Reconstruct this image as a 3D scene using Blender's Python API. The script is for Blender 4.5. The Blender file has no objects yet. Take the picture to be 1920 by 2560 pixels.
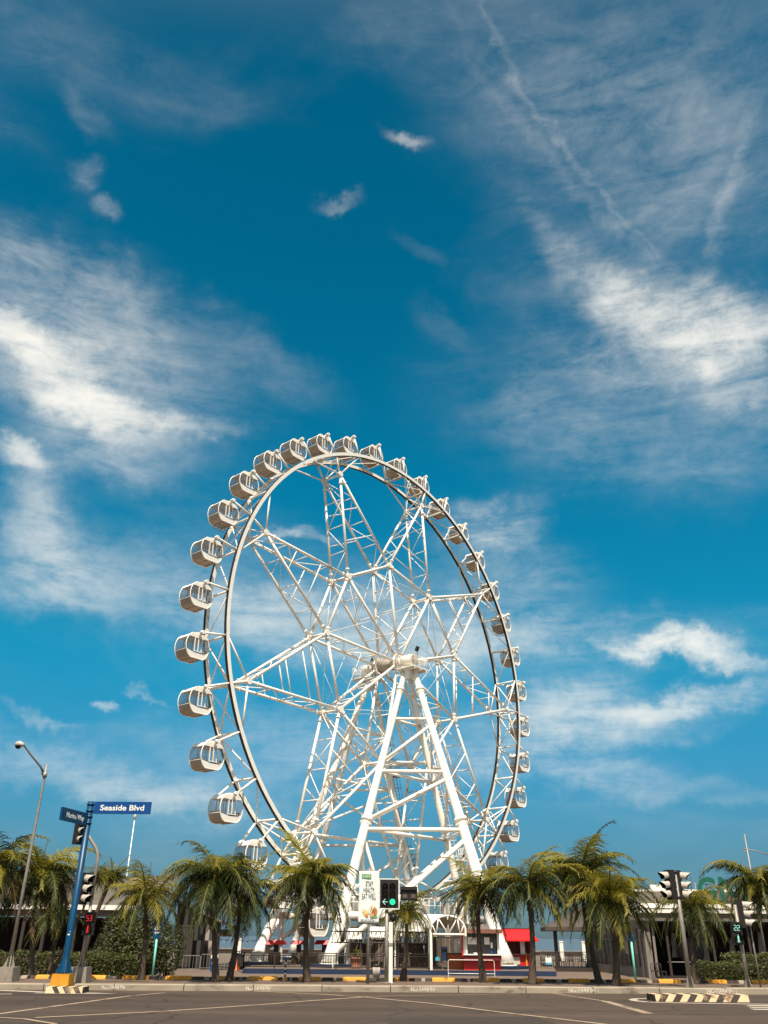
import bpy, math, random
from mathutils import Vector, Matrix
R = math.radians
scene = bpy.context.scene
col = scene.collection

# ------------------------------------------------------------------ camera
FPX, PITCH, ROLL, CAMH = 2072.3, R(27.126), R(0.53), 1.55     # focal length in pixels of a 1920x2560 frame
cd = bpy.data.cameras.new('camera')
cd.sensor_fit = 'VERTICAL'; cd.sensor_height = 36; cd.sensor_width = 27
cd.lens = 36 * FPX / 2560
cd.clip_start = 0.1; cd.clip_end = 6000
cam = bpy.data.objects.new('camera', cd); col.objects.link(cam)
cam.matrix_world = Matrix.Translation((0, 0, CAMH)) @ Matrix.Rotation(math.pi/2 + PITCH, 4, 'X') @ Matrix.Rotation(ROLL, 4, 'Z')
scene.camera = cam

# ------------------------------------------------------------------ light
SUN_EL, SUN_AZ = R(60), R(178)            # azimuth clockwise from +Y (north)
sd = Vector((math.sin(SUN_AZ)*math.cos(SUN_EL), math.cos(SUN_AZ)*math.cos(SUN_EL), math.sin(SUN_EL)))
ld = bpy.data.lights.new('sun', 'SUN'); ld.energy = 5.0; ld.angle = R(0.53); ld.color = (1, 0.92, 0.80)
sun = bpy.data.objects.new('sun', ld); col.objects.link(sun)
sun.rotation_euler = sd.to_track_quat('Z', 'Y').to_euler()
vs = scene.view_settings
vs.view_transform = 'Standard'; vs.look = 'None'; vs.exposure = 0.45; vs.gamma = 1

def ray(px, py):
    c, s = math.cos(ROLL), math.sin(ROLL)
    X, Y = px - 960, py - 1280
    x, y = c*X + s*Y, -s*X + c*Y
    cp, sp = math.cos(PITCH), math.sin(PITCH)
    return Vector((x/FPX, cp + y/FPX*sp, sp - y/FPX*cp))

# ------------------------------------------------------------------ sky
def azel(px, py):
    d = ray(px, py).normalized()
    return math.atan2(d.x, d.y), math.asin(d.z)
world = bpy.data.worlds.new('World'); scene.world = world; world.use_nodes = True
nt = world.node_tree; nt.nodes.clear()
def nn(t, **k):
    n = nt.nodes.new(t)
    for a, v in k.items(): setattr(n, a, v)
    return n
def math_(op, a, b=None, c=None, clamp=False):
    n = nn('ShaderNodeMath', operation=op, use_clamp=clamp)
    for i, v in enumerate((a, b, c)):
        if v is None: continue
        if isinstance(v, (int, float)): n.inputs[i].default_value = v
        else: nt.links.new(v, n.inputs[i])
    return n.outputs[0]
tc = nn('ShaderNodeTexCoord')
sky = nn('ShaderNodeTexSky', sky_type='NISHITA', sun_disc=False, sun_elevation=SUN_EL, sun_rotation=SUN_AZ, altitude=0, air_density=1.0, dust_density=0.6, ozone_density=2.0)
sep = nn('ShaderNodeSeparateXYZ'); nt.links.new(tc.outputs['Generated'], sep.inputs[0])
az = math_('ARCTAN2', sep.outputs[0], sep.outputs[1]); el = math_('ARCSINE', sep.outputs[2])
comb = nn('ShaderNodeCombineXYZ'); nt.links.new(az, comb.inputs[0]); nt.links.new(el, comb.inputs[1])
BLOBS = [  # px, py, radius x, radius y, tilt (deg, clockwise in the frame), strength
 (116, 905, 105, 48, 14, .62), (231, 1020, 120, 44, 2, .70), (40, 850, 80, 44, 10, .45), (120, 1000, 90, 46, 0, .40), (340, 1048, 130, 34, -4, .34), (190, 850, 130, 60, 20, .22), (230, 950, 300, 150, 8, 0.255), (430, 880, 170, 100, 14, 0.078), (500, 1062, 140, 20, -7, .16),
 (110, 680, 230, 80, 0, .20), (330, 790, 200, 70, 14, .10), (35, 1150, 70, 26, 0, .48), (250, 1120, 170, 60, -4, .15),
 (75, 1290, 66, 105, -28, 0.34), (130, 1440, 110, 60, 10, .18), (260, 1440, 210, 90, 10, 0.188), (110, 1480, 180, 50, 0, 0.148), (500, 1430, 160, 60, 8, 0.0792), (290, 1130, 130, 60, 10, 0.0792),
 (1700, 800, 225, 72.2, 20, 0.5), (1590, 775, 126, 47.6, 16, 0.42), (1810, 845, 135, 52.7, 12, 0.58), (1870, 960, 130, 80, 20, 0.317), (1430, 660, 120, 50, 42, 0.203), (1600, 900, 220, 60, 12, 0.233),
 (1760, 290, 400, 330, 0, 0.123), (1320, 280, 220, 150, 0, 0.0716), (1480, 520, 420, 20, 47, 0.0676), (1380, 330, 300, 12, 50, 0.0924), (1820, 560, 180, 26, -50, 0.12),
 (1005, 353, 41.8, 20.8, 14, 0.342), (845, 527, 36, 16, 0, 0.167), (220, 262, 57.6, 35.2, 30, 0.122), (203, 440, 31.7, 41.6, 0, 0.213), (262, 530, 28.8, 24, 0, 0.209), (1040, 640, 57.6, 24, 20, 0.0475),
 (1240, 1290, 99, 47.6, -14, 0.4), (1250, 1385, 170, 70, 20, 0.198), (1680, 1604, 135, 28.9, 4, 1), (1820, 1646, 99, 18.7, 12, 0.45), (1545, 1610, 57.6, 11.2, 5, 0.285),
 (1700, 1752, 189, 30.6, -6, 0.62), (1440, 1770, 144, 68, -12, 0.4), (1590, 1830, 220, 30, -4, 0.224), (1430, 1590, 330, 50, 0, 0.214),
 (926, 1560, 360, 85, 0, 0.347), (1080, 1640, 200, 70, 0, 0.17), (640, 1540, 170, 60, 0, 0.159), (700, 1870, 230, 80, 0, 0.202), (266, 1765, 28.8, 12, 0, 0.342), (380, 1720, 43.2, 5.6, 0, 0.237), (100, 1790, 72, 12.8, 8, 0.266),
 (150, 1915, 330, 50, 8, 0.277), (470, 1990, 260, 34, 4, 0.119), (1390, 1930, 240, 40, 4, 0.292), (1180, 1880, 260, 80, 0, 0.178),
 (1111, 840, 64.8, 28.8, 30, 0.0428), (720, 1328, 43.2, 13.6, -8, 0.342), (800, 1355, 43.2, 11.2, 20, 0.19), (1560, 1060, 380, 140, 14, 0.172), (1794, 1965, 250, 24, 0, 0.0924), (1320, 990, 43.2, 80, 40, 0.057), (660, 900, 160, 50, 20, 0.095),
]
def warp(vec, scale, amount, detail):
    n = nn('ShaderNodeTexNoise'); nt.links.new(tc.outputs['Generated'], n.inputs['Vector'])
    n.inputs['Scale'].default_value = scale; n.inputs['Detail'].default_value = detail; n.inputs['Roughness'].default_value = .6
    v = nn('ShaderNodeVectorMath', operation='MULTIPLY_ADD'); nt.links.new(n.outputs['Color'], v.inputs[0])
    v.inputs[1].default_value = (amount, amount, 0); v.inputs[2].default_value = (-amount/2, -amount/2, 0)
    a = nn('ShaderNodeVectorMath', operation='ADD'); nt.links.new(vec, a.inputs[0]); nt.links.new(v.outputs[0], a.inputs[1])
    return a.outputs[0]
field = warp(warp(warp(comb.outputs[0], 4, .05, 2), 13, .075, 6), 45, .024, 5)
acc = None
for px, py, rx, ry, tilt, st in BLOBS:
    a0, e0 = azel(px, py); a1, e1 = azel(px + rx, py); a2, e2 = azel(px, py - ry)
    mp = nn('ShaderNodeMapping', vector_type='TEXTURE')
    mp.inputs['Location'].default_value = (a0, e0, 0)
    mp.inputs['Rotation'].default_value = (0, 0, -R(tilt))
    mp.inputs['Scale'].default_value = (max(abs(a1 - a0), .004)*1.25, max(abs(e2 - e0), .004)*1.25, 1)
    nt.links.new(field, mp.inputs['Vector'])
    ln = nn('ShaderNodeVectorMath', operation='LENGTH'); nt.links.new(mp.outputs[0], ln.inputs[0])
    mr = nn('ShaderNodeMapRange', interpolation_type='SMOOTHERSTEP')
    nt.links.new(ln.outputs['Value'], mr.inputs[0])
    mr.inputs[1].default_value = 2.0; mr.inputs[2].default_value = 0; mr.inputs[3].default_value = 0; mr.inputs[4].default_value = 1
    v_ = math_('MULTIPLY', math_('POWER', mr.outputs[0], 1.7), st)
    acc = v_ if acc is None else math_('ADD', acc, v_)
def noise(scale, detail, rough, dist, rot, stretch, lac=2.0):
    mp = nn('ShaderNodeMapping'); mp.inputs['Rotation'].default_value = tuple(R(a) for a in rot); mp.inputs['Scale'].default_value = stretch
    nt.links.new(tc.outputs['Generated'], mp.inputs[0])
    n = nn('ShaderNodeTexNoise'); nt.links.new(mp.outputs[0], n.inputs['Vector'])
    n.inputs['Scale'].default_value = scale; n.inputs['Detail'].default_value = detail; n.inputs['Roughness'].default_value = rough
    n.inputs['Distortion'].default_value = dist; n.inputs['Lacunarity'].default_value = lac
    return n.outputs[0]
n1 = noise(5.5, 9, .60, .55, (0, 24, 0), (1, 1, 1.7))
n2 = noise(24, 8, .68, .9, (0, -32, 0), (.6, 1, 1.7))
n3 = noise(3.0, 5, .5, .8, (10, 30, 0), (1, 1, 2.4))
n4 = noise(70, 5, .6, .4, (0, 15, 0), (1, 1, 1.2))
n5 = noise(8, 10, .66, 1.5, (0, 34, 0), (.35, 1, 3.0))
tex = math_('ADD', math_('MULTIPLY', n1, .36), math_('MULTIPLY', n2, .27)); tex = math_('ADD', tex, math_('MULTIPLY', n4, .10)); tex = math_('ADD', tex, math_('MULTIPLY', n5, .27))
# density: the masses above, broken up by the noise, and a thin veil everywhere
brk = nn('ShaderNodeMapRange', interpolation_type='LINEAR'); nt.links.new(tex, brk.inputs[0])
brk.inputs[1].default_value = .42; brk.inputs[2].default_value = .60; brk.inputs[3].default_value = .28; brk.inputs[4].default_value = 1.45; brk.clamp = True
dens = math_('MULTIPLY', acc, brk.outputs[0])
veil = nn('ShaderNodeMapRange', interpolation_type='SMOOTHSTEP'); nt.links.new(n3, veil.inputs[0])
veil.inputs[1].default_value = .44; veil.inputs[2].default_value = .78; veil.inputs[4].default_value = .12
dens = math_('ADD', dens, math_('MULTIPLY', veil.outputs[0], brk.outputs[0]))
dens = math_('SUBTRACT', 1.0, math_('POWER', 2.718, math_('MULTIPLY', math_('POWER', dens, 1.2), -1.3)), clamp=True)
# the clear sky, graded from deep teal overhead to a grey haze on the water
elr = nn('ShaderNodeMapRange'); nt.links.new(el, elr.inputs[0]); elr.inputs[1].default_value = 0; elr.inputs[2].default_value = R(60)
ramp = nn('ShaderNodeValToRGB'); nt.links.new(elr.outputs[0], ramp.inputs[0])
STOPS = [(0.0, (.19, .31, .44)), (.07, (.17, .36, .47)), (.16, (.13, .57, .68)), (.28, (.04, .80, .84)), (.48, (.008, .82, .86)), (.72, (.003, .71, .75)), (1.0, (.002, .58, .62))]
while len(ramp.color_ramp.elements) < len(STOPS): ramp.color_ramp.elements.new(.5)
for e_, (p_, c_) in zip(ramp.color_ramp.elements, STOPS): e_.position = p_; e_.color = (*c_, 1)
mul = nn('ShaderNodeMix', data_type='RGBA', blend_type='MULTIPLY'); mul.inputs[0].default_value = 1
nt.links.new(sky.outputs[0], mul.inputs[6]); nt.links.new(ramp.outputs[0], mul.inputs[7])
# paler, warmer sky around the sun, behind the camera
dt = nn('ShaderNodeVectorMath', operation='DOT_PRODUCT'); nt.links.new(tc.outputs['Generated'], dt.inputs[0]); dt.inputs[1].default_value = sd
gl = nn('ShaderNodeMapRange', interpolation_type='SMOOTHSTEP'); nt.links.new(dt.outputs['Value'], gl.inputs[0])
gl.inputs[1].default_value = .42; gl.inputs[2].default_value = .95; gl.inputs[3].default_value = 0; gl.inputs[4].default_value = 1
warm = nn('ShaderNodeMix', data_type='RGBA'); nt.links.new(gl.outputs[0], warm.inputs[0]); nt.links.new(mul.outputs[2], warm.inputs[6]); warm.inputs[7].default_value = (6.5, 5.6, 4.4, 1)
cmix = nn('ShaderNodeMix', data_type='RGBA'); nt.links.new(dens, cmix.inputs[0]); nt.links.new(warm.outputs[2], cmix.inputs[6])
CLOUD = 7.6
cmix.inputs[7].default_value = (CLOUD*1.02, CLOUD*.99, CLOUD*.90, 1)
bg = nn('ShaderNodeBackground'); bg.inputs[1].default_value = 0.10
nt.links.new(cmix.outputs[2], bg.inputs[0])
wo = nn('ShaderNodeOutputWorld'); nt.links.new(bg.outputs[0], wo.inputs[0])
world.cycles.sampling_method = 'MANUAL'; world.cycles.sample_map_resolution = 512

# ------------------------------------------------------------------ materials
def mat(name, c, rough=.6, var=.12, scale=4.0, metal=0.0, spec=.4, bump=0.0, c2=None, thr=None, island=0.0, stretch=None, sub=None):
    """Principled, its colour varied by noise; c2 is a second colour of stains that show above thr."""
    m = bpy.data.materials.new(name); m.use_nodes = True
    t = m.node_tree; b = t.nodes['Principled BSDF']
    b.inputs['Roughness'].default_value = rough; b.inputs['Metallic'].default_value = metal
    b.inputs['Specular IOR Level'].default_value = spec
    L = t.links.new
    co = t.nodes.new('ShaderNodeTexCoord'); src = co.outputs['Object']
    if stretch:
        mp = t.nodes.new('ShaderNodeMapping'); mp.inputs['Scale'].default_value = stretch; L(src, mp.inputs[0]); src = mp.outputs[0]
    n = t.nodes.new('ShaderNodeTexNoise'); n.inputs['Scale'].default_value = scale; n.inputs['Detail'].default_value = 8; n.inputs['Roughness'].default_value = .62
    L(src, n.inputs['Vector'])
    r = t.nodes.new('ShaderNodeMapRange'); L(n.outputs[0], r.inputs[0])
    r.inputs[1].default_value = .25; r.inputs[2].default_value = .75; r.inputs[3].default_value = 1 - var; r.inputs[4].default_value = 1 + var
    v = r.outputs[0]
    if island:
        g = t.nodes.new('ShaderNodeNewGeometry'); q = t.nodes.new('ShaderNodeMapRange'); L(g.outputs['Random Per Island'], q.inputs[0])
        q.inputs[3].default_value = 1 - island; q.inputs[4].default_value = 1 + island
        k = t.nodes.new('ShaderNodeMath'); k.operation = 'MULTIPLY'; L(v, k.inputs[0]); L(q.outputs[0], k.inputs[1]); v = k.outputs[0]
    x = t.nodes.new('ShaderNodeVectorMath'); x.operation = 'SCALE'; x.inputs[0].default_value = c; L(v, x.inputs['Scale'])
    out = x.outputs[0]
    if c2:
        n2 = t.nodes.new('ShaderNodeTexNoise'); n2.inputs['Scale'].default_value = scale*.45; n2.inputs['Detail'].default_value = 10; n2.inputs['Roughness'].default_value = .7
        L(src, n2.inputs['Vector'])
        r2 = t.nodes.new('ShaderNodeMapRange'); L(n2.outputs[0], r2.inputs[0]); r2.inputs[1].default_value = thr; r2.inputs[2].default_value = thr + .08
        mx = t.nodes.new('ShaderNodeMix'); mx.data_type = 'RGBA'; L(r2.outputs[0], mx.inputs[0]); L(out, mx.inputs[6]); mx.inputs[7].default_value = (*c2, 1)
        out = mx.outputs[2]
    L(out, b.inputs['Base Color'])
    if bump:
        bp = t.nodes.new('ShaderNodeBump'); bp.inputs['Strength'].default_value = bump; bp.inputs['Distance'].default_value = .02
        L(n.outputs[0], bp.inputs['Height']); L(bp.outputs[0], b.inputs['Normal'])
    return m
def leaf(name, c, island=.35, trans=.35, rough=.5):
    m = mat(name, c, rough, .15, 3, island=island, spec=.35)
    t = m.node_tree; b = t.nodes['Principled BSDF']; o = t.nodes['Material Output']
    tr = t.nodes.new('ShaderNodeBsdfTranslucent'); ms = t.nodes.new('ShaderNodeMixShader'); ms.inputs[0].default_value = trans
    src = b.inputs['Base Color'].links[0].from_socket
    t.links.new(src, tr.inputs[0]); t.links.new(b.outputs[0], ms.inputs[1]); t.links.new(tr.outputs[0], ms.inputs[2]); t.links.new(ms.outputs[0], o.inputs[0])
    return m
def emit(name, c, s):
    m = bpy.data.materials.new(name); m.use_nodes = True; b = m.node_tree.nodes['Principled BSDF']
    b.inputs['Base Color'].default_value = (.02, .02, .02, 1); b.inputs['Emission Color'].default_value = (*c, 1); b.inputs['Emission Strength'].default_value = s
    return m
def glass(name, tint, clear, rough=.05):
    m = bpy.data.materials.new(name); m.use_nodes = True; t = m.node_tree; t.nodes.clear()
    a = t.nodes.new('ShaderNodeBsdfTransparent'); a.inputs[0].default_value = (*tint, 1)
    g = t.nodes.new('ShaderNodeBsdfGlossy'); g.inputs['Roughness'].default_value = rough
    d = t.nodes.new('ShaderNodeBsdfDiffuse'); d.inputs[0].default_value = (.30, .30, .30, 1)
    m1 = t.nodes.new('ShaderNodeMixShader'); m1.inputs[0].default_value = 1 - clear
    m2 = t.nodes.new('ShaderNodeMixShader'); o = t.nodes.new('ShaderNodeOutputMaterial'); L = t.links.new
    L(a.outputs[0], m1.inputs[1]); L(d.outputs[0], m1.inputs[2]); m2.inputs[0].default_value = .09; L(m1.outputs[0], m2.inputs[1]); L(g.outputs[0], m2.inputs[2]); L(m2.outputs[0], o.inputs[0])
    return m
WHITE = mat('white_steel', (.83, .785, .70), .42, .06, 1.3, c2=(.42, .33, .24), thr=.59, spec=.4)
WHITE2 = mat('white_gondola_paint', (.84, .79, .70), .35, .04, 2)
TUB = mat('shade_brown_gondola_floor', (.36, .29, .225), .6, .12, 2.5, c2=(.33, .26, .2), thr=.58)  # brown holds the shade of the cabin's downward faces
BLACKR = mat('black_running_track', (.022, .017, .014), .55, .3, 5)
HUBM = mat('greyed_hub_steel', (.40, .34, .28), .55, .2, 3)
GLS = glass('cabin_glass', (.90, .91, .92), .80)
DGLS = glass('dark_window_glass', (.18, .17, .16), .8)
SEATM = mat('tan_bench', (.26, .20, .15), .7, .15, 3)
STEEL = mat('galvanised_steel', (.29, .26, .225), .5, .22, 6, metal=.25, c2=(.14, .11, .09), thr=.62)
DARKM = mat('black_housing', (.018, .014, .012), .5, .25, 5)
DBROWN = mat('dark_brown_metal', (.040, .029, .023), .55, .25, 5)
BLUE = mat('blue_sign_paint', (.0015, .05, .125), .38, .08, 3)
BLUEF = mat('blue_sign_face', (.001, .055, .22), .4, .05, 2)
LETTER = mat('white_lettering', (.82, .80, .74), .5, .03, 5)
CONC = mat('concrete', (.24, .205, .17), .9, .16, 5, bump=.3, c2=(.15, .125, .10), thr=.58)
KERBM = mat('weathered_kerb_concrete', (.31, .26, .195), .9, .2, 1.2, bump=.35, c2=(.15, .115, .085), thr=.54, stretch=(1, 1, 2.5))
YEL = mat('yellow_road_paint', (.70, .30, .025), .6, .14, 2.5, c2=(.42, .24, .06), thr=.66)
YELB = mat('ochre_block_paint', (.55, .24, .012), .7, .14, 3, c2=(.74, .62, .42), thr=.64)
BLKP = mat('black_kerb_paint', (.045, .03, .022), .75, .4, 4, c2=(.24, .17, .11), thr=.57)
GRYK = mat('bare_kerb_concrete', (.33, .265, .205), .85, .2, 3)
CREAM = mat('cream_stripe_paint', (.60, .45, .27), .7, .16, 4, c2=(.22, .13, .065), thr=.55)
RED = mat('red_paint', (.48, .012, .014), .45, .14, 2.5)
DRED = mat('dark_red_paint', (.13, .008, .010), .5, .15, 2.5)
NAVY = mat('navy_plinth_paint', (.012, .026, .065), .6, .25, 1.5)
CYAN = mat('aqua_pole_paint', (.20, .62, .52), .45, .08, 3)
TRUNK = mat('palm_trunk_bark', (.085, .060, .043), .95, .35, 9, bump=.6, stretch=(1, 1, 3))
FIBRE = mat('palm_fibre', (.10, .058, .03), .95, .4, 10, bump=.5)
LEAFM = leaf('palm_leaf', (.050, .064, .014)); LEAFY = leaf('young_palm_leaf', (.25, .215, .025), .3, .42); LEAFO = leaf('old_palm_leaf', (.13, .085, .03), .4, .3)
BUSHM = leaf('shrub_leaf', (.050, .058, .012), .5, .25); HEDGEM = leaf('hedge_leaf', (.062, .070, .013), .45, .25)
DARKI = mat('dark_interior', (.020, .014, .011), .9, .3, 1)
ROOFG = mat('ribbed_roof_sheet', (.25, .22, .19), .6, .12, 1.2)
FASC = mat('brown_fascia', (.11, .085, .068), .8, .15, .8)
WALLW = mat('pale_render', (.20, .17, .145), .85, .12, 1.1, c2=(.15, .125, .105), thr=.6)
WHITER = mat('white_roof_sheet', (.80, .76, .68), .6, .07, 2)
GREENS = mat('green_letter_face', (.008, .10, .06), .45, .12, 1)

# ------------------------------------------------------------------ mesh helpers
class MB:
    def __init__(s): s.v = []; s.f = []; s.m = []; s.sm = []
    def add(s, vs, fs, mi=0, smooth=False):
        o = len(s.v); s.v += [tuple(p) for p in vs]
        s.f += [tuple(i + o for i in f) for f in fs]; s.m += [mi]*len(fs); s.sm += [smooth]*len(fs)
    def box(s, c, d, mi=0, rot=None):
        hx, hy, hz = d[0]/2, d[1]/2, d[2]/2; c = Vector(c)
        vs = [Vector((x*hx, y*hy, z*hz)) for z in (-1, 1) for y in (-1, 1) for x in (-1, 1)]
        if rot is not None: vs = [rot @ p for p in vs]
        s.add([c + p for p in vs], [(0,2,3,1),(4,5,7,6),(0,1,5,4),(2,6,7,3),(0,4,6,2),(1,3,7,5)], mi)
    def tube(s, p, q, r0, r1=None, n=8, mi=0, cap=True):
        p, q = Vector(p), Vector(q); r1 = r0 if r1 is None else r1
        s.path([p, q], [r0, r1], n, mi, cap)
    def path(s, pts, rad, n=8, mi=0, cap=True, smooth=True):
        pts = [Vector(p) for p in pts]; vs = []; ref = None
        if isinstance(rad, (int, float)): rad = [rad]*len(pts)
        for i, p in enumerate(pts):
            t = (pts[min(i+1, len(pts)-1)] - pts[max(i-1, 0)]).normalized()
            if ref is None: ref = Vector((0, 0, 1)) if abs(t.z) < .9 else Vector((1, 0, 0))
            a = (ref - t*ref.dot(t)).normalized(); b = t.cross(a); ref = a
            vs += [p + (a*math.cos(2*math.pi*k/n) + b*math.sin(2*math.pi*k/n))*rad[i] for k in range(n)]
        m = len(pts); fs = [(i*n+k, i*n+(k+1) % n, (i+1)*n+(k+1) % n, (i+1)*n+k) for i in range(m-1) for k in range(n)]
        o = len(s.v); s.add(vs, fs, mi, smooth)
        if cap: s.add([], [], mi); s.f += [tuple(o + k for k in reversed(range(n))), tuple(o + (m-1)*n + k for k in range(n))]; s.m += [mi]*2; s.sm += [False]*2
    def prism(s, pts, d, mi=0):
        """polygon pts (3D, planar) pushed along the vector d"""
        pts = [Vector(p) for p in pts]; d = Vector(d); n = len(pts)
        s.add(pts + [p + d for p in pts], [tuple(reversed(range(n))), tuple(range(n, 2*n))] + [(k, (k+1) % n, n+(k+1) % n, n+k) for k in range(n)], mi)
    def lathe(s, prof, c=(0, 0, 0), n=16, mi=0):
        c = Vector(c); m = len(prof)
        vs = [c + Vector((r*math.cos(2*math.pi*k/n), r*math.sin(2*math.pi*k/n), z)) for r, z in prof for k in range(n)]
        s.add(vs, [(i*n+k, i*n+(k+1) % n, (i+1)*n+(k+1) % n, (i+1)*n+k) for i in range(m-1) for k in range(n)], mi, True)
    def build(s, name, mats, parent=None, loc=None):
        me = bpy.data.meshes.new(name); me.from_pydata(s.v, [], s.f)
        for m in (mats if isinstance(mats, (list, tuple)) else [mats]): me.materials.append(m)
        me.polygons.foreach_set('material_index', s.m); me.polygons.foreach_set('use_smooth', s.sm); me.update()
        o = bpy.data.objects.new(name, me); col.objects.link(o)
        if parent: o.parent = parent
        if loc: o.location = loc
        return o
def tag(o, label=None, cat=None, group=None, kind=None):
    for k, v in (('label', label), ('category', cat), ('group', group), ('kind', kind)):
        if v: o[k] = v
    return o
def thing(name, label, cat, loc, rz=0, group=None):
    o = bpy.data.objects.new(name, None); col.objects.link(o); o.location = loc; o.rotation_euler = (0, 0, rz)
    o.empty_display_size = .2
    return tag(o, label, cat, group)
def copy_obj(o, parent):
    c = o.copy(); col.objects.link(c); c.parent = parent
    for ch in o.children: copy_obj(ch, c)
    return c
def copy_children(src, dst):
    for ch in src.children: copy_obj(ch, dst)
def text(body, size, name, m, parent, loc, rot, depth=.01, bold=0.0, shear=0.0, space=1.0, sx=1.0, align='CENTER'):
    cu = bpy.data.curves.new(name, 'FONT'); cu.body = body; cu.size = size; cu.extrude = depth; cu.offset = bold; cu.shear = shear; cu.space_character = space
    cu.align_x = align; cu.align_y = 'CENTER'; cu.resolution_u = 4
    to = bpy.data.objects.new(name, cu)
    me = bpy.data.meshes.new_from_object(to); bpy.data.objects.remove(to); bpy.data.curves.remove(cu)
    me.name = name; me.materials.clear(); me.materials.append(m)
    me.transform(Matrix.Diagonal((sx, 1, 1, 1)))
    o = bpy.data.objects.new(name, me); col.objects.link(o); o.parent = parent; o.location = loc; o.rotation_euler = rot
    return o

# ------------------------------------------------------------------ ground
def P(px, py, Y):
    d = ray(px, py); return Vector((0, 0, CAMH)) + d*(Y/d.y)
def onplane(px, py, z):
    d = ray(px, py); return Vector((0, 0, CAMH)) + d*((z - CAMH)/d.z)
KA, KB = onplane(300, 2476, 0), onplane(1600, 2484.5, 0)     # foot of the street kerb
KT = Vector((KB.x-KA.x, KB.y-KA.y, 0)).normalized(); KN = Vector((-KT.y, KT.x, 0))
KANG = math.atan2(KT.y, KT.x)
PROF = [(-400, 0), (0, 0), (0.001, .16), (4.0, .16), (29, -.75), (46, -.75)]
def kdist(x, y): return (Vector((x, y, 0)) - Vector((KA.x, KA.y, 0))).dot(KN)
def zg(x, y):
    s = kdist(x, y)
    if s <= 0: return 0.0
    if s <= 4.0: return .16
    return .16 + (-.75 - .16)*min((s - 4.0)/25.0, 1)
def G(px, py):
    d = ray(px, py); lo, hi = 3.0, 400.0
    f = lambda Y: (CAMH + d.z*(Y/d.y)) - zg(d.x*Y/d.y, Y)
    Y = lo
    while Y < hi and f(Y) > 0: Y += .05
    a, b = Y - .05, Y
    for _ in range(20):
        m = (a+b)/2
        if f(m) > 0: a = m
        else: b = m
    p = d*(b/d.y); return Vector((p.x, p.y, zg(p.x, p.y)))
def K(t, s, z=None):
    """t metres along the kerb from its foot below the middle of the frame, s metres behind it"""
    p = Vector((KA.x, KA.y, 0)) + KT*(t + KT0) + KN*s
    return Vector((p.x, p.y, zg(p.x, p.y) if z is None else z))
KT0 = (onplane(960, 2480, 0) - KA).dot(KT)
def pxm(px, py, Y):
    """metres that one pixel covers at that point of the frame and depth"""
    p = P(px, py, Y); return (p.y*math.cos(PITCH) + (p.z-CAMH)*math.sin(PITCH))/FPX

ASPH = mat('asphalt', (.062, .041, .028), .93, .12, 2.2, bump=.25, c2=(.047, .034, .025), thr=.56)
t_ = ASPH.node_tree   # wide worn bands and patches along the road
_b = t_.nodes['Principled BSDF']; _src = _b.inputs['Base Color'].links[0].from_socket
_co = t_.nodes.new('ShaderNodeTexCoord'); _mp = t_.nodes.new('ShaderNodeMapping'); _mp.inputs['Scale'].default_value = (.05, .55, 1); t_.links.new(_co.outputs['Object'], _mp.inputs[0])
_n = t_.nodes.new('ShaderNodeTexNoise'); _n.inputs['Scale'].default_value = 1.3; _n.inputs['Detail'].default_value = 6; t_.links.new(_mp.outputs[0], _n.inputs['Vector'])
_v = t_.nodes.new('ShaderNodeTexVoronoi'); _v.inputs['Scale'].default_value = .16; t_.links.new(_co.outputs['Object'], _v.inputs['Vector'])
_g = t_.nodes.new('ShaderNodeTexNoise'); _g.inputs['Scale'].default_value = 38; _g.inputs['Detail'].default_value = 3; t_.links.new(_co.outputs['Object'], _g.inputs['Vector'])
_w = t_.nodes.new('ShaderNodeVectorMath'); _w.operation = 'MULTIPLY_ADD'; _w.inputs[1].default_value = (1.6, 1.6, 0); t_.links.new(_n.outputs['Color'], _w.inputs[0]); t_.links.new(_co.outputs['Object'], _w.inputs[2])
_cr = t_.nodes.new('ShaderNodeTexVoronoi'); _cr.feature = 'DISTANCE_TO_EDGE'; _cr.inputs['Scale'].default_value = .30; t_.links.new(_w.outputs[0], _cr.inputs['Vector'])
def _mr(s_, a, b_, c, d):
    r_ = t_.nodes.new('ShaderNodeMapRange'); t_.links.new(s_, r_.inputs[0])
    for k_, v_ in enumerate((a, b_, c, d)): r_.inputs[k_+1].default_value = v_
    return r_.outputs[0]
_sep = t_.nodes.new('ShaderNodeSeparateColor'); t_.links.new(_v.outputs['Color'], _sep.inputs[0])
_m = None
for f_ in (_mr(_n.outputs[0], .3, .7, .72, 1.28), _mr(_sep.outputs[0], 0, 1, .88, 1.1), _mr(_g.outputs[0], .3, .7, .78, 1.22), _mr(_cr.outputs['Distance'], .004, .014, .55, 1)):
    if _m is None: _m = f_
    else:
        k_ = t_.nodes.new('ShaderNodeMath'); k_.operation = 'MULTIPLY'; t_.links.new(_m, k_.inputs[0]); t_.links.new(f_, k_.inputs[1]); _m = k_.outputs[0]
_x = t_.nodes.new('ShaderNodeVectorMath'); _x.operation = 'SCALE'; t_.links.new(_src, _x.inputs[0]); t_.links.new(_m, _x.inputs['Scale']); t_.links.new(_x.outputs[0], _b.inputs['Base Color'])
PAVE = mat('brown_pavers', (.135, .09, .062), .95, .16, 1.4, bump=.3, c2=(.085, .056, .04), thr=.60)
PLAZA = mat('plaza_paving', (.145, .103, .076), .95, .12, .9, c2=(.105, .075, .055), thr=.6)
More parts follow.
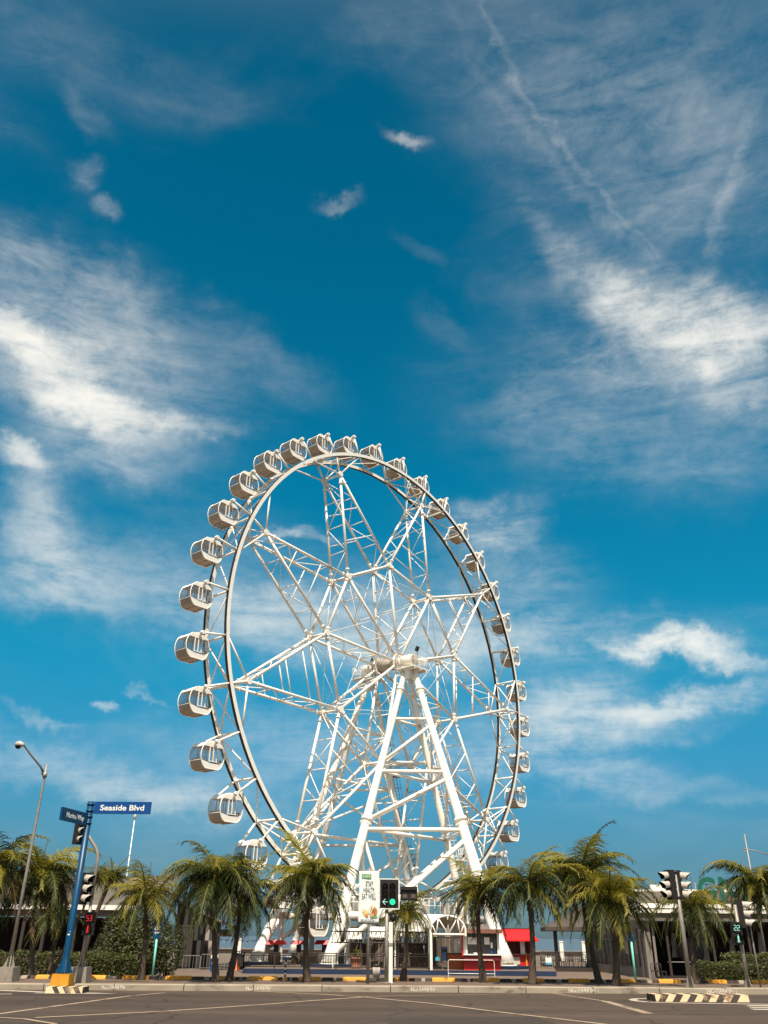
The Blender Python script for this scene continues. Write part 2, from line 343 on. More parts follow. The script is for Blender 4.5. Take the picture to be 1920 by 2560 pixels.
def strip(name, s0, s1, m, dz=0, t0=-160, t1=160, n=1):
    b = MB(); pts = []
    for i in range(n+1):
        s = s0 + (s1-s0)*i/n
        for t in (t0, t1):
            p = K(t, s); z = 0 if s <= 0 else (.16 if s <= 4.0 else .16 - .91*min((s-4.0)/25.0, 1)); pts.append((p.x, p.y, z + dz))
    b.add(pts, [(2*i, 2*i+1, 2*i+3, 2*i+2) for i in range(n)]); return tag(b.build(name, m), kind='structure')
strip('road', -200, 0, ASPH)
strip('pavement', .35, 3.7, PAVE)
strip('plaza', 3.7, 120, PLAZA, n=60)
sea = MB(); sea.add([(-3000, 150, -2.2), (3000, 150, -2.2), (3000, 5500, -2.2), (-3000, 5500, -2.2)], [(0, 1, 2, 3)])
tag(sea.build('sea', mat('sea_water', (.075, .105, .135), .5, .2, .05, stretch=(1, .2, 1))), kind='structure')
gb = MB(); gb.add([(-3000, -3000, -2.6), (3000, -3000, -2.6), (3000, 5500, -2.6), (-3000, 5500, -2.6)], [(0, 1, 2, 3)])
tag(gb.build('ground', PLAZA), kind='structure')
# kerb along the street, in lengths with open joints
kb = MB(); random.seed(3)
t = -60.0
while t < 60:
    L_ = 2.15; z0 = random.uniform(-.008, .008); a = random.uniform(-.006, .006)
    p = [K(t+.012, 0, -.02), K(t+L_-.012, 0, -.02), K(t+L_-.012, .35, -.02), K(t+.012, .35, -.02)]
    q = [K(t+.012, .025, .17+z0), K(t+L_-.012, .025, .17+z0+a), K(t+L_-.012, .35, .17+z0+a), K(t+.012, .35, .17+z0)]
    e = [K(t+.012, 0, .145+z0), K(t+L_-.012, 0, .145+z0+a)]
    vs_ = p + q + e
    kb.add(vs_, [(0,1,9,8), (8,9,5,4), (4,5,6,7), (1,2,6,5,9), (2,3,7,6), (3,0,8,4,7)])
    t += L_
kerb = tag(kb.build('kerb', KERBM), kind='structure')
LINEP = mat('worn_cream_line_paint', (.32, .235, .16), .85, .12, 3, c2=(.13, .095, .07), thr=.53)
LINEW = mat('white_line_paint', (.42, .36, .29), .85, .1, 3, c2=(.17, .13, .1), thr=.6)
lines = MB()
def line(pts, w, mi=0, lift=.004):
    g = [onplane(x, y, 0) for x, y in pts]
    for a, b in zip(g, g[1:]):
        d = (b-a).normalized(); n = Vector((-d.y, d.x, 0))*w/2; z = Vector((0, 0, lift))
        lines.add([a-n+z, b-n+z, b+n+z, a+n+z], [(0, 1, 2, 3)], mi)
line([(-40, 2539), (0, 2534.5), (160, 2512.5), (313, 2491.5)], .16); line([(313, 2491.3), (413, 2482)], .13, 0, .005)
line([(88, 2544.5), (400, 2529.3), (640, 2513), (800, 2500.6), (909, 2493)], .16, 0, .006)
line([(620, 2478), (800, 2486), (909, 2493), (1080, 2509.5), (1250, 2531), (1517, 2562)], .16, 0, .008)
line([(909, 2493), (1020, 2489.5), (1131, 2488), (1300, 2486)], .10, 0, .010)
line([(1383, 2483.5), (1440, 2492), (1512, 2503)], .10); line([(1512, 2503), (1622, 2534)], .24)
line([(-60, 2542), (60, 2548), (140, 2561)], .12, 0, .009)
line([(-80, 2474), (0, 2476), (102, 2480)], .35, 1); line([(-60, 2487), (30, 2485)], .2, 1)
line([(1921, 2511), (1720, 2508), (1620, 2505.5), (1590, 2502.5), (1581, 2499.5), (1590, 2497), (1640, 2496)], .22, 1)
for k, y in enumerate((2514, 2518.5, 2523.5)): line([(1868 + 6*k, y), (1990, y + 1)], .35, 1)
pt_ = MB(); pt_.add([tuple(onplane(x, y, .003)) for x, y in ((985, 2545), (1330, 2541), (1460, 2580), (930, 2590))], [(0, 1, 2, 3)])
tag(pt_.build('road_patch', mat('fresh_asphalt', (.040, .028, .021), .93, .15, 6, bump=.3)), kind='structure')
tag(lines.build('road_markings', [LINEP, LINEW]), kind='structure')

# ------------------------------------------------------------------ ferris wheel
WX, WY, WAZ, HUBZ = 0.600, 80.0, R(49.27), 25.515
GZ = -.75
TH0, RRIM, RN, RI, RP = R(-17.55), 21.58, 19.55, 10.03, 23.8
wheel = thing('ferris_wheel', 'huge white tubular steel ferris wheel with oval glass cabins, behind the palms', 'ferris wheel', (WX, WY, GZ), WAZ)
WM = Matrix.Translation((WX, WY, GZ)) @ Matrix.Rotation(WAZ, 4, 'Z'); WMI = WM.inverted()
HZ = HUBZ - GZ
def WP(k, r, w):      # local point at index k (10 degrees each, clockwise from the left), radius r, w metres to the street side
    a = TH0 + R(10*k); return Vector((-r*math.cos(a), -w, HZ + r*math.sin(a)))
WR, WN, WI, WH = 1.33, 1.12, 1.10, 1.25
# rims: a box section whose radial faces are dark running tracks
for sgn in (1, -1):
    b = MB(); n = 144; hw, hr = .15, .165
    for i in range(n):
        ring = []
        for j in (i, i+1):
            k = 36*j/n
            ring += [WP(k, RRIM-hr, sgn*WR-hw), WP(k, RRIM-hr, sgn*WR+hw), WP(k, RRIM+hr, sgn*WR+hw), WP(k, RRIM+hr, sgn*WR-hw)]
        b.add(ring, [(0,1,5,4), (2,3,7,6)], 1); b.add(ring, [(1,2,6,5), (3,0,4,7)], 0)
    b.build('rim', [WHITE, BLACKR], wheel)
# one brace per cabin: cross bar, pivot arms, diagonals to the next
for k in range(36):
    b = MB()
    b.tube(WP(k, RRIM, WR), WP(k, RRIM, -WR), .095)
    for s in (1, -1):
        b.tube(WP(k, RRIM-.1, s*WR), WP(k, RP+.05, s*1.12), .10, .085)
        p = WP(k, RP, s*1.12); b.tube(p + Vector((0, .16, 0)), p - Vector((0, .16, 0)), .16, .16, 10)
        b.tube(WP(k, RRIM+.05, s*(WR-.1)), WP(k, RRIM-.05, s*(WR-.42)), .19, .12)
    near_major = k % 4 == 0 or (k+1) % 4 == 0
    b.tube(WP(k, RRIM, WR), WP(k+1, RRIM, -WR), .055, n=6) if (k % 2 == 0 or near_major) else None
    if k % 2 == 1 or near_major: b.tube(WP(k, RRIM, -WR), WP(k+1, RRIM, WR), .055, n=6)
    b.build('cabin_bracket', WHITE, wheel)
def lattice(b, A0, A1, B0, B1, n, r=.05, thin=None):
    """bars and crossed diagonals between two chords A and B"""
    L = lambda p, q, t: p.lerp(q, t)
    for i in range(1, n+1): b.tube(L(A0, A1, i/(n+1)), L(B0, B1, i/(n+1)), r, n=6)
    for i in range(n+1):
        a, c = i/(n+1), (i+1)/(n+1)
        if i % 2: b.tube(L(A0, A1, a), L(B0, B1, c), r*.85, n=6)
        else: b.tube(L(B0, B1, a), L(A0, A1, c), r*.85, n=6)
        if thin: b.tube(L(A0, A1, c), L(B0, B1, a), thin, n=4) if i % 2 == 0 else b.tube(L(B0, B1, c), L(A0, A1, a), thin, n=4)
def joint(b, p, d, r=.2): b.tube(p - d.normalized()*.25, p + d.normalized()*.25, r, r, 10)
for j in range(9):
    k = 4*j
    for e in (2, -2):        # outer spokes: from a rim node to the inner nodes on both sides
        b = MB()
        A0, A1, B0, B1 = WP(k, RN, WN), WP(k+e, RI, WI), WP(k, RN, -WN), WP(k+e, RI, -WI)
        b.tube(A0, A1, .128, n=10); b.tube(B0, B1, .128, n=10)
        for p, q in ((A0, A1), (B0, B1)):
            for t in (.09, .93): b.tube(p.lerp(q, t-.005), p.lerp(q, t+.005), .21, .21, 10)
        lattice(b, A0, A1, B0, B1, 3, .052, .036)
        if e == 2:           # ties across the fork
            for s in (1, -1):
                for t in (.36, .66): b.tube(WP(k, RN, s*WN).lerp(WP(k+2, RI, s*WI), t), WP(k, RN, s*WN).lerp(WP(k-2, RI, s*WI), t), .06, n=6)
        b.build('outer_spoke', WHITE, wheel)
    b = MB()                 # rim node with its struts
    for s in (1, -1):
        N = WP(k, RN, s*WN)
        for dk in (-1, 0, 1): b.tube(N, WP(k+dk, RRIM-.1, s*WR), .105 if dk == 0 else .08, n=8)
        b.tube(N - Vector((0, .18, 0)), N + Vector((0, .18, 0)), .27, .27, 10)
        b.tube(WP(k, RRIM, s*WR), WP(k, RN, -s*WN), .06, n=6)
    b.tube(WP(k, RN, WN), WP(k, RN, -WN), .10, n=8)
    b.build('rim_node', WHITE, wheel)
    k = 4*j + 2
    b = MB()                 # inner spoke to the hub
    A0, A1, B0, B1 = WP(k, RI, WI), WP(k, .7, WH), WP(k, RI, -WI), WP(k, .7, -WH)
    b.tube(A0, A1, .136, n=10); b.tube(B0, B1, .136, n=10)
    lattice(b, A0, A1, B0, B1, 3, .062, .042)
    b.tube(WP(k, RI, WI), WP(k, RI, -WI), .11, n=8)
    for s in (1, -1): p = WP(k, RI, s*WI); b.tube(p - Vector((0, .22, 0)), p + Vector((0, .22, 0)), .30, .30, 10)
    b.build('inner_spoke', WHITE, wheel)
    b = MB()                 # ring beam between neighbouring inner nodes
    for s in (1, -1):
        p, q = WP(k, RI, s*WI), WP(k+4, RI, s*WI); b.tube(p, q, .125, n=10)
        for t in (.07, .93): b.tube(p.lerp(q, t-.01), p.lerp(q, t+.01), .22, .22, 10)
        b.tube(WP(k, RI, s*WI), WP(k+4, RI*.5, s*WI), .026, n=4); b.tube(WP(k+4, RI, s*WI), WP(k, RI*.5, s*WI), .026, n=4)
    b.tube(WP(k, RI, WI), WP(k+4, RI, -WI), .03, n=4); b.tube(WP(k, RI, -WI), WP(k+4, RI, WI), .03, n=4)
    b.build('ring_beam', WHITE, wheel)
# hub
b = MB()
for a0, a1, r, mi in ((-3.3, 3.3, .42, 1), (1.05, 1.4, .86, 0), (-1.4, -1.05, .86, 0), (-1.05, 1.05, .62, 1), (1.9, 3.2, .52, 0), (-3.2, -1.9, .52, 0)):
    b.tube((0, -a0, HZ), (0, -a1, HZ), r, r, 24, mi)
for s in (1, -1):
    for i in range(18):
        a = math.tau*i/18; b.box((.8*math.cos(a), -s*1.56, HZ + .8*math.sin(a)), (.13, .14, .13), 1)
b.build('hub', [WHITE, HUBM], wheel)
def railing(b, pts, z0, h, step=.28, r=.018, rp=.03, n=5, rails=(1.0, .55), mi=0):
    for p, q in zip(pts, pts[1:]):
        p, q = Vector(p), Vector(q); L = (q-p).length; m = max(1, round(L/step))
        for f in rails: b.tube(p + Vector((0, 0, z0 + h*f)), q + Vector((0, 0, z0 + h*f)), r*1.3, n=n, mi=mi)
        for i in range(m+1): c = p.lerp(q, i/m); b.tube(c + Vector((0, 0, z0)), c + Vector((0, 0, z0+h)), rp if i in (0, m) else r, n=n, mi=mi)
# hub platforms
for s in (1, -1):
    b = MB(); y = -s*2.9
    b.box((.1, y, HZ-1.0), (2.3, 2.1, .10)); 
    for x in (-.8, .1, 1.0): b.box((x, y, HZ-1.14), (.10, 2.1, .18))
    pl = b.build('hub_platform', WHITE, wheel)
    b = MB(); c = [(-1.0, y-1.02, 0), (1.22, y-1.02, 0), (1.22, y+1.02, 0), (-1.0, y+1.02, 0), (-1.0, y-1.02, 0)]
    railing(b, c, HZ-.95, 1.15, .2, .018, .03); b.build('railing', WHITE, pl)
    b = MB(); b.tube((.9, y, HZ-.9), (.9, y, HZ+1.3), .04); b.box((.9, y, HZ+1.3), (.35, .2, .5), rot=Matrix.Rotation(.5, 3, 'X')); b.build('floodlight', DBROWN, pl)
    b = MB(); b.prism([(-.75, y-.2, HZ-1.05), (.95, y-.2, HZ-1.05), (.62, y-.2, HZ-2.0), (.2, y-.2, HZ-1.9), (0, y-.2, HZ-1.7), (-.25, y-.2, HZ-1.9), (-.65, y-.2, HZ-2.0)], (0, .5, 0)); b.build('leg_head', WHITE, wheel)
# legs: on each side one to either hand in the plane of the wheel and one leaning outwards
def wl(px, py, z): return WMI @ onplane(px, py, z)
FZ = .5      # foot height over the ground, on navy blocks
FEET = {'L': wl(823, 2410, GZ+FZ), 'O': wl(1266, 2414, GZ+FZ), 'R': wl(1186, 2402, GZ+FZ)}
FEET['Lf'] = Vector((-11.6, 3.6, FZ)); FEET['Rf'] = Vector((9.2, 3.6, FZ)); FEET['Of'] = Vector((1.5, 13.2, FZ))
for q in FEET.values(): q.z = FZ
TOPS = {'L': Vector((-.5, -2.3, HZ-1.75)), 'O': Vector((.2, -3.25, HZ-1.75)), 'R': Vector((.6, -2.2, HZ-1.75))}
TOPS.update({'Lf': Vector((-.5, 2.3, HZ-1.75)), 'Rf': Vector((.6, 2.3, HZ-1.75)), 'Of': Vector((.0, 3.25, HZ-1.75))})
RAD = {'L': (.265, .41), 'O': (.30, .475), 'R': (.23, .34), 'Lf': (.25, .38), 'Rf': (.23, .34), 'Of': (.21, .32)}
def leg_at(n, z):
    a, f = TOPS[n], FEET[n]; return a.lerp(f, (a.z - z)/(a.z - f.z))
for n in FEET:
    b = MB(); a, f = TOPS[n], FEET[n]; r0, r1 = RAD[n]
    b.path([a + Vector((0, 0, 1.0)), a, a.lerp(f, .3), a.lerp(f, .68), a.lerp(f, .95), f], [r0*.8, r0, r0*1.15, r1*.92, r1, r1*1.1], 16)
    for t in (.055, .565):
        rr = r0*1.28 if t < .1 else r1*1.16
        b.tube(a.lerp(f, t-.006), a.lerp(f, t+.006), rr, rr, 18)
        d = (f-a).normalized(); u = d.orthogonal().normalized(); v = d.cross(u)
        for i in range(20):
            c = a.lerp(f, t+.014) + (u*math.cos(i*math.tau/20) + v*math.sin(i*math.tau/20))*rr*.94
            b.box(c, (.05, .05, .16))
    d = (a-f).normalized()
    b.path([f + d*1.7, f + d*.05], [r1*1.0, r1*1.5], 16)
    b.tube(f + Vector((0, 0, -.02)), f + Vector((0, 0, .06)), r1*1.7, r1*1.7, 16)
    lg = b.build('support_leg', WHITE, wheel)
    b = MB(); b.box((f.x, f.y, FZ/2-.02), (2.9, 2.9, FZ)); b.build('footing', NAVY, wheel)
def brace(pairs, name='leg_brace'):
    b = MB()
    for (n0, z0), (n1, z1), r in pairs: b.tube(leg_at(n0, z0), leg_at(n1, z1), r*(.8 if n0.endswith('f') else .92), n=10)
    b.build(name, WHITE, wheel)
Z1, Z2, Z3, Z4 = 20.1, 15.1, 10.15, 5.6
for sfx in ('', 'f'):
    Ln, On, Rn = 'L'+sfx, 'O'+sfx, 'R'+sfx
    for z, r in ((Z1, .15), (Z2, .17), (Z3, .19)):
        brace([((Ln, z), (On, z), r), ((Ln, z), (Rn, z), r*.9), ((On, z), (Rn, z), r*.8)])
    brace([((Ln, Z2+.8), (On, Z1-.6), .16), ((Ln, Z3+.7), (On, Z2-.6), .18), ((Rn, Z3+.5), (On, Z2-.5), .14), ((Rn, Z2+.5), (On, Z1-.5), .12), ((Ln, Z3+.5), (Rn, Z2-.4), .12), ((Ln, Z2+.4), (Rn, Z1-.4), .11)], 'diagonal_brace')
    brace([((Ln, FZ+.5), (On, Z3-.7), .22), ((Ln, FZ+.5), (Rn, Z3-.8), .20), ((Rn, Z4-2), (On, Z3-1.4), .15)], 'diagonal_brace')
    # little fork under the second level of the left leg
    b = MB(); c = leg_at(Ln, Z3-.4); f = FEET[Ln]
    b.tube(c, Vector((c.x+2.4, c.y-.4*(1 if sfx == '' else -1), Z4-1.6)), .15); b.tube(c, Vector((c.x+1.2, c.y+.9, Z4-1.0)), .14); b.build('strut', WHITE, wheel)
# caged ladders up the right-hand legs
for n in ('R', 'Rf'):
    b = MB(); a, f = TOPS[n], FEET[n]; off = Vector((.75, 0, .1))
    for e in (-.2, .2): b.tube(f + off + Vector((0, e, .4)), a + off + Vector((0, e, -.5)), .028, n=4)
    m = 70
    for i in range(m):
        c = f.lerp(a, .02 + .95*i/m) + off; b.tube(c + Vector((0, -.2, 0)), c + Vector((0, .2, 0)), .016, n=4, cap=False)
        if i % 4 == 0:
            hoop = [c + Vector((.62*math.sin(w_), -.32*math.cos(w_), 0)) for w_ in [math.pi*q_/8 for q_ in range(9)]]
            b.path(hoop, .022, 4, cap=False)
    for w_ in (.9, 1.57, 2.2):
        o = off + Vector((.62*math.sin(w_), -.32*math.cos(w_), 0)); b.tube(f.lerp(a, .06) + o, f.lerp(a, .95) + o, .014, n=4)
    for t in (.33, .66):
        c = f.lerp(a, t) + off; b.box(c + Vector((.2, 0, 0)), (1.1, 1.1, .05)); railing(b, [c + Vector((-.3, -.5, 0)), c + Vector((.7, -.5, 0)), c + Vector((.7, .5, 0))], 0, 1.0, .5)
    b.build('ladder', WHITE if n == 'R' else STEEL, wheel)
# cabins
_ctl = [(-.30, 0), (-.62, -.07), (-.95, -.36), (-1.13, -.80), (-1.16, -1.2), (-1.05, -1.62), (-.86, -1.95), (-.60, -2.12), (-.4, -2.14)]
def _cr(p, n):        # Catmull-Rom through the control points
    out = []
    for i in range(1, len(p)-2):
        for k in range(n):
            t = k/n; out.append(tuple(.5*((2*p[i][j]) + (p[i+1][j]-p[i-1][j])*t + (2*p[i-1][j]-5*p[i][j]+4*p[i+1][j]-p[i+2][j])*t*t + (3*p[i][j]-p[i-1][j]-3*p[i+1][j]+p[i+2][j])*t**3) for j in (0, 1)))
    return out + [p[-2]]
PROFL = _cr(_ctl, 3)
PROFC = PROFL + [(-x, z) for x, z in reversed(PROFL)]
HL = .72
def prof(z0, z1):     # left side of the profile between two heights
    pts = PROFL
    def at(z):
        for (x0, a), (x1, b_) in zip(pts, pts[1:]):
            if b_ <= z <= a: return (x0 + (x1-x0)*(a-z)/(a-b_), z)
    return [at(z0)] + [p for p in pts if z1 < p[1] < z0] + [at(z1)]
def cabin(parent, root_loc):
    lo = prof(-1.50, -2.119); tub = lo + [(-x, z) for x, z in reversed(lo)]
    b = MB()
    n = len(tub); va = [(x, -HL, z) for x, z in tub]; vb = [(x, HL, z) for x, z in tub]
    b.add(va + vb, [(i, i+1, n+i+1, n+i) for i in range(n-1)], 1, True)    # sides and underside, their shade painted in as brown
    # white end aprons, rising towards the sides like a smile
    for sy in (-1, 1):
        ap = [(x, sy*(HL+.012), z) for x, z in tub]; top = [(-.72, -1.58), (-.3, -1.66), (.3, -1.66), (.72, -1.58)]
        pts = ap + [(x, sy*(HL+.012), z) for x, z in reversed(top)]
        b.add(pts, [tuple(range(len(pts)))], 0)
        b.path([(x, sy*HL, z) for x, z in PROFC] + [(PROFC[0][0], sy*HL, PROFC[0][1])], .045, 6, 0, False)
    for s in (1, -1): b.tube((s*1.085, -HL, -1.48), (s*1.085, HL, -1.48), .03, n=6)
    for s in (1, -1): b.tube((s*.4, -HL*.9, -2.14), (s*.4, HL*.9, -2.14), .04, n=6, mi=1)
    b.tube((0, -1.12, 0), (0, 1.12, 0), .075, n=10)                        # the axle it hangs from
    for sy in (-1, 1): b.box((0, sy*.95, -.06), (.26, .16, .24)); b.tube((0, sy*.9, -.1), (0, sy*HL, -.42), .045, n=6)
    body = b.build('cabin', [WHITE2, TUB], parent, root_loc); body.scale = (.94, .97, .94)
    up = prof(-.075, -.42); rf = up[::-1] + [(-x, z) for x, z in up]
    b = MB(); n = len(rf); va = [(x, -HL-.05, z+.015) for x, z in rf]; vb = [(x, HL+.05, z+.015) for x, z in rf]
    b.add(va + vb, [(i, i+1, n+i+1, n+i) for i in range(n-1)] + [tuple(range(n)), tuple(reversed(range(n, 2*n)))], 0)
    for x in (-.22, .22): b.lathe([(.001, .06), (.12, .06), (.13, -.06)], (x, .25, 0), 8)
    b.box((0, -.35, .04), (.5, .5, .10))
    b.build('roof', WHITE2, body)
    md = prof(-.42, -1.50)
    b = MB()
    for s in (1, -1):
        va = [(s*-x if s < 0 else x, -HL, z) for x, z in md]; vb = [(s*-x if s < 0 else x, HL, z) for x, z in md]; n = len(md)
        b.add(va + vb, [(i, i+1, n+i+1, n+i) for i in range(n-1)])
    end = md + [(-x, z) for x, z in reversed(md)]
    for sy in (-1, 1): b.add([(x, sy*(HL-.01), z) for x, z in end], [tuple(range(len(end)))])
    b.build('glazing', GLS, body)
    for sy in (-1, 1):
        b = MB(); y = sy*(HL+.03)
        for x in (-.34, .02, .38): b.box((x, y, -.98), (.075, .05, 1.18))
        b.box((.62, y, -1.28), (.06, .05, .56)); b.box((.14, y, -1.54), (1.05, .056, .06)); b.box((.02, y, -.40), (.8, .056, .06))
        b.build('door', WHITE2, body)
    b = MB()
    for s in (1, -1): b.box((s*.72, 0, -1.55), (.42, 1.25, .12)); b.box((s*.93, 0, -1.42), (.07, 1.25, .25))
    b.tube((0, 0, -1.5), (0, 0, -.5), .03, n=6)
    b.build('bench', SEATM, body)
    return body
first = cabin(wheel, WP(0, RP, 0))
for k in range(1, 36):
    c = first.copy(); col.objects.link(c); c.location = WP(k, RP, 0); copy_children(first, c)
for k in (4, 8, 17):      # open racks under a few floors
    b = MB(); c = WP(k, RP, 0)
    for x in (-.5, -.15, .2, .5): b.tube((c.x+x, c.y-.6, c.z-2.28), (c.x+x, c.y+.6, c.z-2.28), .03, n=4)
    for y in (-.6, 0, .6): b.tube((c.x-.55, c.y+y, c.z-2.28), (c.x+.55, c.y+y, c.z-2.28), .03, n=4)
    b.build('floor_rack', STEEL, wheel)

# ------------------------------------------------------------------ palms
def palm(base, crown, rpx, seed, label, n=24, trunk_r=.13, droop=1.0, young=.18, old=.12, small=False, dens=46, nuts=False):
    rnd = random.Random(seed)
    B = G(*base) if len(base) == 2 else Vector(base[2])
    s = pxm(crown[0], crown[1], B.y); C = P(crown[0], crown[1], B.y + rnd.uniform(-.15, .15)) - B
    Rr = rpx*s
    root = thing('palm_tree', label, 'palm tree', B, 0, 'palms along the street')
    b = MB(); m = 30; pts = []; rad = []
    for i in range(m+1):
        t = i/m; bend = math.sin(t*math.pi)*.05*C.z*rnd.choice((1,)) * (1 if seed % 2 else -1)
        pts.append((C.x*t**1.3 + bend*.6, C.y*t**1.3, C.z*t - .05*(1-t)))
        rad.append(trunk_r*.70*(.8*(1-t)**7 + 1 - .3*t)*(1.05 if i % 2 else .95))
    b.path(pts, rad, 10); b.build('trunk', TRUNK, root)
    b = MB()                                        # boots and fibre under the crown
    for i in range(16):
        a = rnd.uniform(0, math.tau); z = C.z - rnd.uniform(.0, .16)*Rr*2
        p = Vector((C.x + math.cos(a)*trunk_r*.6, C.y + math.sin(a)*trunk_r*.6, z)); q = p + Vector((math.cos(a)*.22, math.sin(a)*.22, .20))*Rr*.7
        b.tube(p, q, trunk_r*.42, trunk_r*.16, 5)
    b.tube(Vector(C) + Vector((0, 0, -.28*Rr)), Vector(C) + Vector((0, 0, .12*Rr)), trunk_r*.9, trunk_r*.7, 8)
    b.build('leaf_base', FIBRE, root)
    b = MB(); up = Vector((0, 0, 1)); wind = Vector((-.12, 0, 0))
    n = int(n*1.5)
    for i in range(n):
        az_ = i*2.39996 + rnd.uniform(-.3, .3); u = (i+.5)/n
        el0 = R(63 - 84*u**.9 + rnd.uniform(-12, 12)); L = Rr*(1.45 - .16*u)*rnd.uniform(.78, 1.16)
        h = Vector((math.cos(az_), math.sin(az_), 0)); d0 = h*math.cos(el0) + up*math.sin(el0)
        if i == 0 and young >= .2: L *= .52; el0 = R(84); d0 = h*math.cos(el0) + up*math.sin(el0)
        if i >= n-3: el0 = R(rnd.uniform(-75, -45)); L *= .6; d0 = h*math.cos(el0) + up*math.sin(el0)
        mi = 2 if i >= n-3 else 1 if (i == 0 and young >= .2) or (u < young and rnd.random() < .75) or rnd.random() < .14 else (2 if u > 1-old and rnd.random() < .6 else 0)
        pos = Vector(C); dirn = d0.copy(); pts = [pos.copy()]; dirs = [dirn.copy()]; M_ = 12
        g = (.058 + .050*(1-abs(math.sin(el0))))*droop*(.35 if i == 0 and young >= .2 else 1)
        for k in range(M_):
            dirn = (dirn + Vector((0, 0, -g*(1+k*.16))) + wind*.05).normalized(); pos = pos + dirn*L/M_; pts.append(pos.copy()); dirs.append(dirn.copy())
        b.path(pts, [trunk_r*.17*(1-.85*k/M_)+.006 for k in range(M_+1)], 4, mi if mi else 1, False)
        tw = rnd.uniform(-.5, .5); nl = max(10, int(dens*L/1.6))
        for j in range(nl):
            t = .10 + .90*j/(nl-1); f = t*M_; k = min(int(f), M_-1); p = pts[k].lerp(pts[k+1], f-k); d = dirs[k].lerp(dirs[k+1], f-k).normalized()
            side = d.cross(up); side = side.normalized() if side.length > .05 else Vector((-h.y, h.x, 0))
            nrm = side.cross(d).normalized()
            side = (side*math.cos(tw*(1-t)) + nrm*math.sin(tw*(1-t)))
            ll = L*.36*(math.sin(min(1, .25+t*.95)*math.pi)**.6 if t < .97 else .45)*rnd.uniform(.8, 1.1)
            ll = max(ll, L*.09)*(.3 if i == 0 and young >= .2 else 1); w = .027*(Rr/1.5)*rnd.uniform(.8, 1.2)
            for sg in (1, -1):
                if rnd.random() < (.10 if i or young < .2 else .5): continue
                v = (side*sg*.80 + d*(.42+.5*t) + nrm*.12 + up*(-.16*droop) + Vector((rnd.uniform(-.2, .2), rnd.uniform(-.2, .2), rnd.uniform(-.28, .12)))).normalized()
                v2 = (v + up*(-.62*droop) + wind*.6).normalized()
                q = p + v*ll*.5; e = q + v2*ll*.55; wv = d*w
                b.add([p-wv*.5, p+wv*.5, q+wv*.55, q-wv*.55, e], [(0, 1, 2, 3), (3, 2, 4)], mi)
    b.build('crown', [LEAFM, LEAFY, LEAFO], root)
    if nuts:
        b = MB()
        for i in range(9):
            a = rnd.uniform(0, 6.28); b.lathe([(.001, -.11), (.07, -.07), (.085, 0), (.06, .08), (.001, .11)], Vector(C) + Vector((math.cos(a)*.16, math.sin(a)*.16-.08, -.2 - rnd.uniform(0, .22))), 8)
        b.build('coconut_cluster', mat('orange_husk', (.36, .12, .03), .6, .2, 6), root)
    return root
palm((351, 2450), (363, 2238), 92, 11, 'low palm in front of the round green shrub, one yellow frond hanging to either side', n=22, young=.35)
palm((540, 2455), (541, 2198), 116, 12, 'dense palm with a straight trunk and an orange nut cluster, before the checkered wall', n=30, nuts=True, droop=1.15)
palm((572, 2452), (603, 2232), 90, 13, 'palm with a dark curving trunk whose crown overlaps the nut bearing palm', n=24, droop=1.2)
palm((768, 2455), (776, 2202), 110, 14, 'palm beside the striped bollard with a bright yellow upright young frond', n=30, trunk_r=.14, young=.22)
palm((1007, 2453), (1017, 2282), 72, 15, 'small palm behind the wide traffic light and its timer board', n=20, trunk_r=.13, droop=1.2)
palm((1209, 2456), (1196, 2232), 92, 16, 'slim palm standing in front of the red ticket kiosk window', n=24, droop=1.0)
palm((1330, 2461), (1318, 2212), 98, 17, 'palm with a thick foot in front of the red awning kiosk', n=26, trunk_r=.15, droop=.95)
palm((1498, 2458), (1450, 2192), 108, 18, 'tallest palm of the row, its crown rising above the neighbouring palm', n=30, trunk_r=.13, droop=1.0)
palm((1541, 2464), (1527, 2248), 108, 19, 'broad palm with long arching fronds next to the aqua pole, below the tallest crown', n=28, trunk_r=.15, young=.3, droop=1.1)
palm((1741, 2460), (1731, 2266), 86, 20, 'palm behind the traffic light by the striped island, in front of the black wall disc', n=24, young=.28, droop=1.15)
palm((1946, 2462), (1905, 2214), 100, 21, 'palm cut by the frame edge above the green walking signal', n=30, droop=1.2)
palm((78, 2444), (98, 2186), 118, 22, 'large palm with a leaning trunk beside the tall grey lamp post', n=32, droop=1.15, young=.25)
palm((121, 2443), (143, 2290), 62, 23, 'short dark palm just behind the blue street name pole', n=18, trunk_r=.11, droop=1.1)
palm((-40, 2446), (-12, 2165), 96, 24, 'palm cut by the frame edge next to the lamp post', n=26, droop=1.1)
fan = G(222, 2432); fan_d = P(222, 2400, 40)
palm((0, 0, K(-12.2, 6.2)), (243, 2196), 36, 25, 'little round headed palm on a thin pale trunk behind the signal heads', n=34, trunk_r=.07, droop=.6, dens=40)
palm((0, 0, K(-11.9, 9.0)), (280, 2194), 40, 26, 'round headed palm with an orange trunk in front of the ribbed roof', n=38, trunk_r=.16, droop=.55, dens=40)

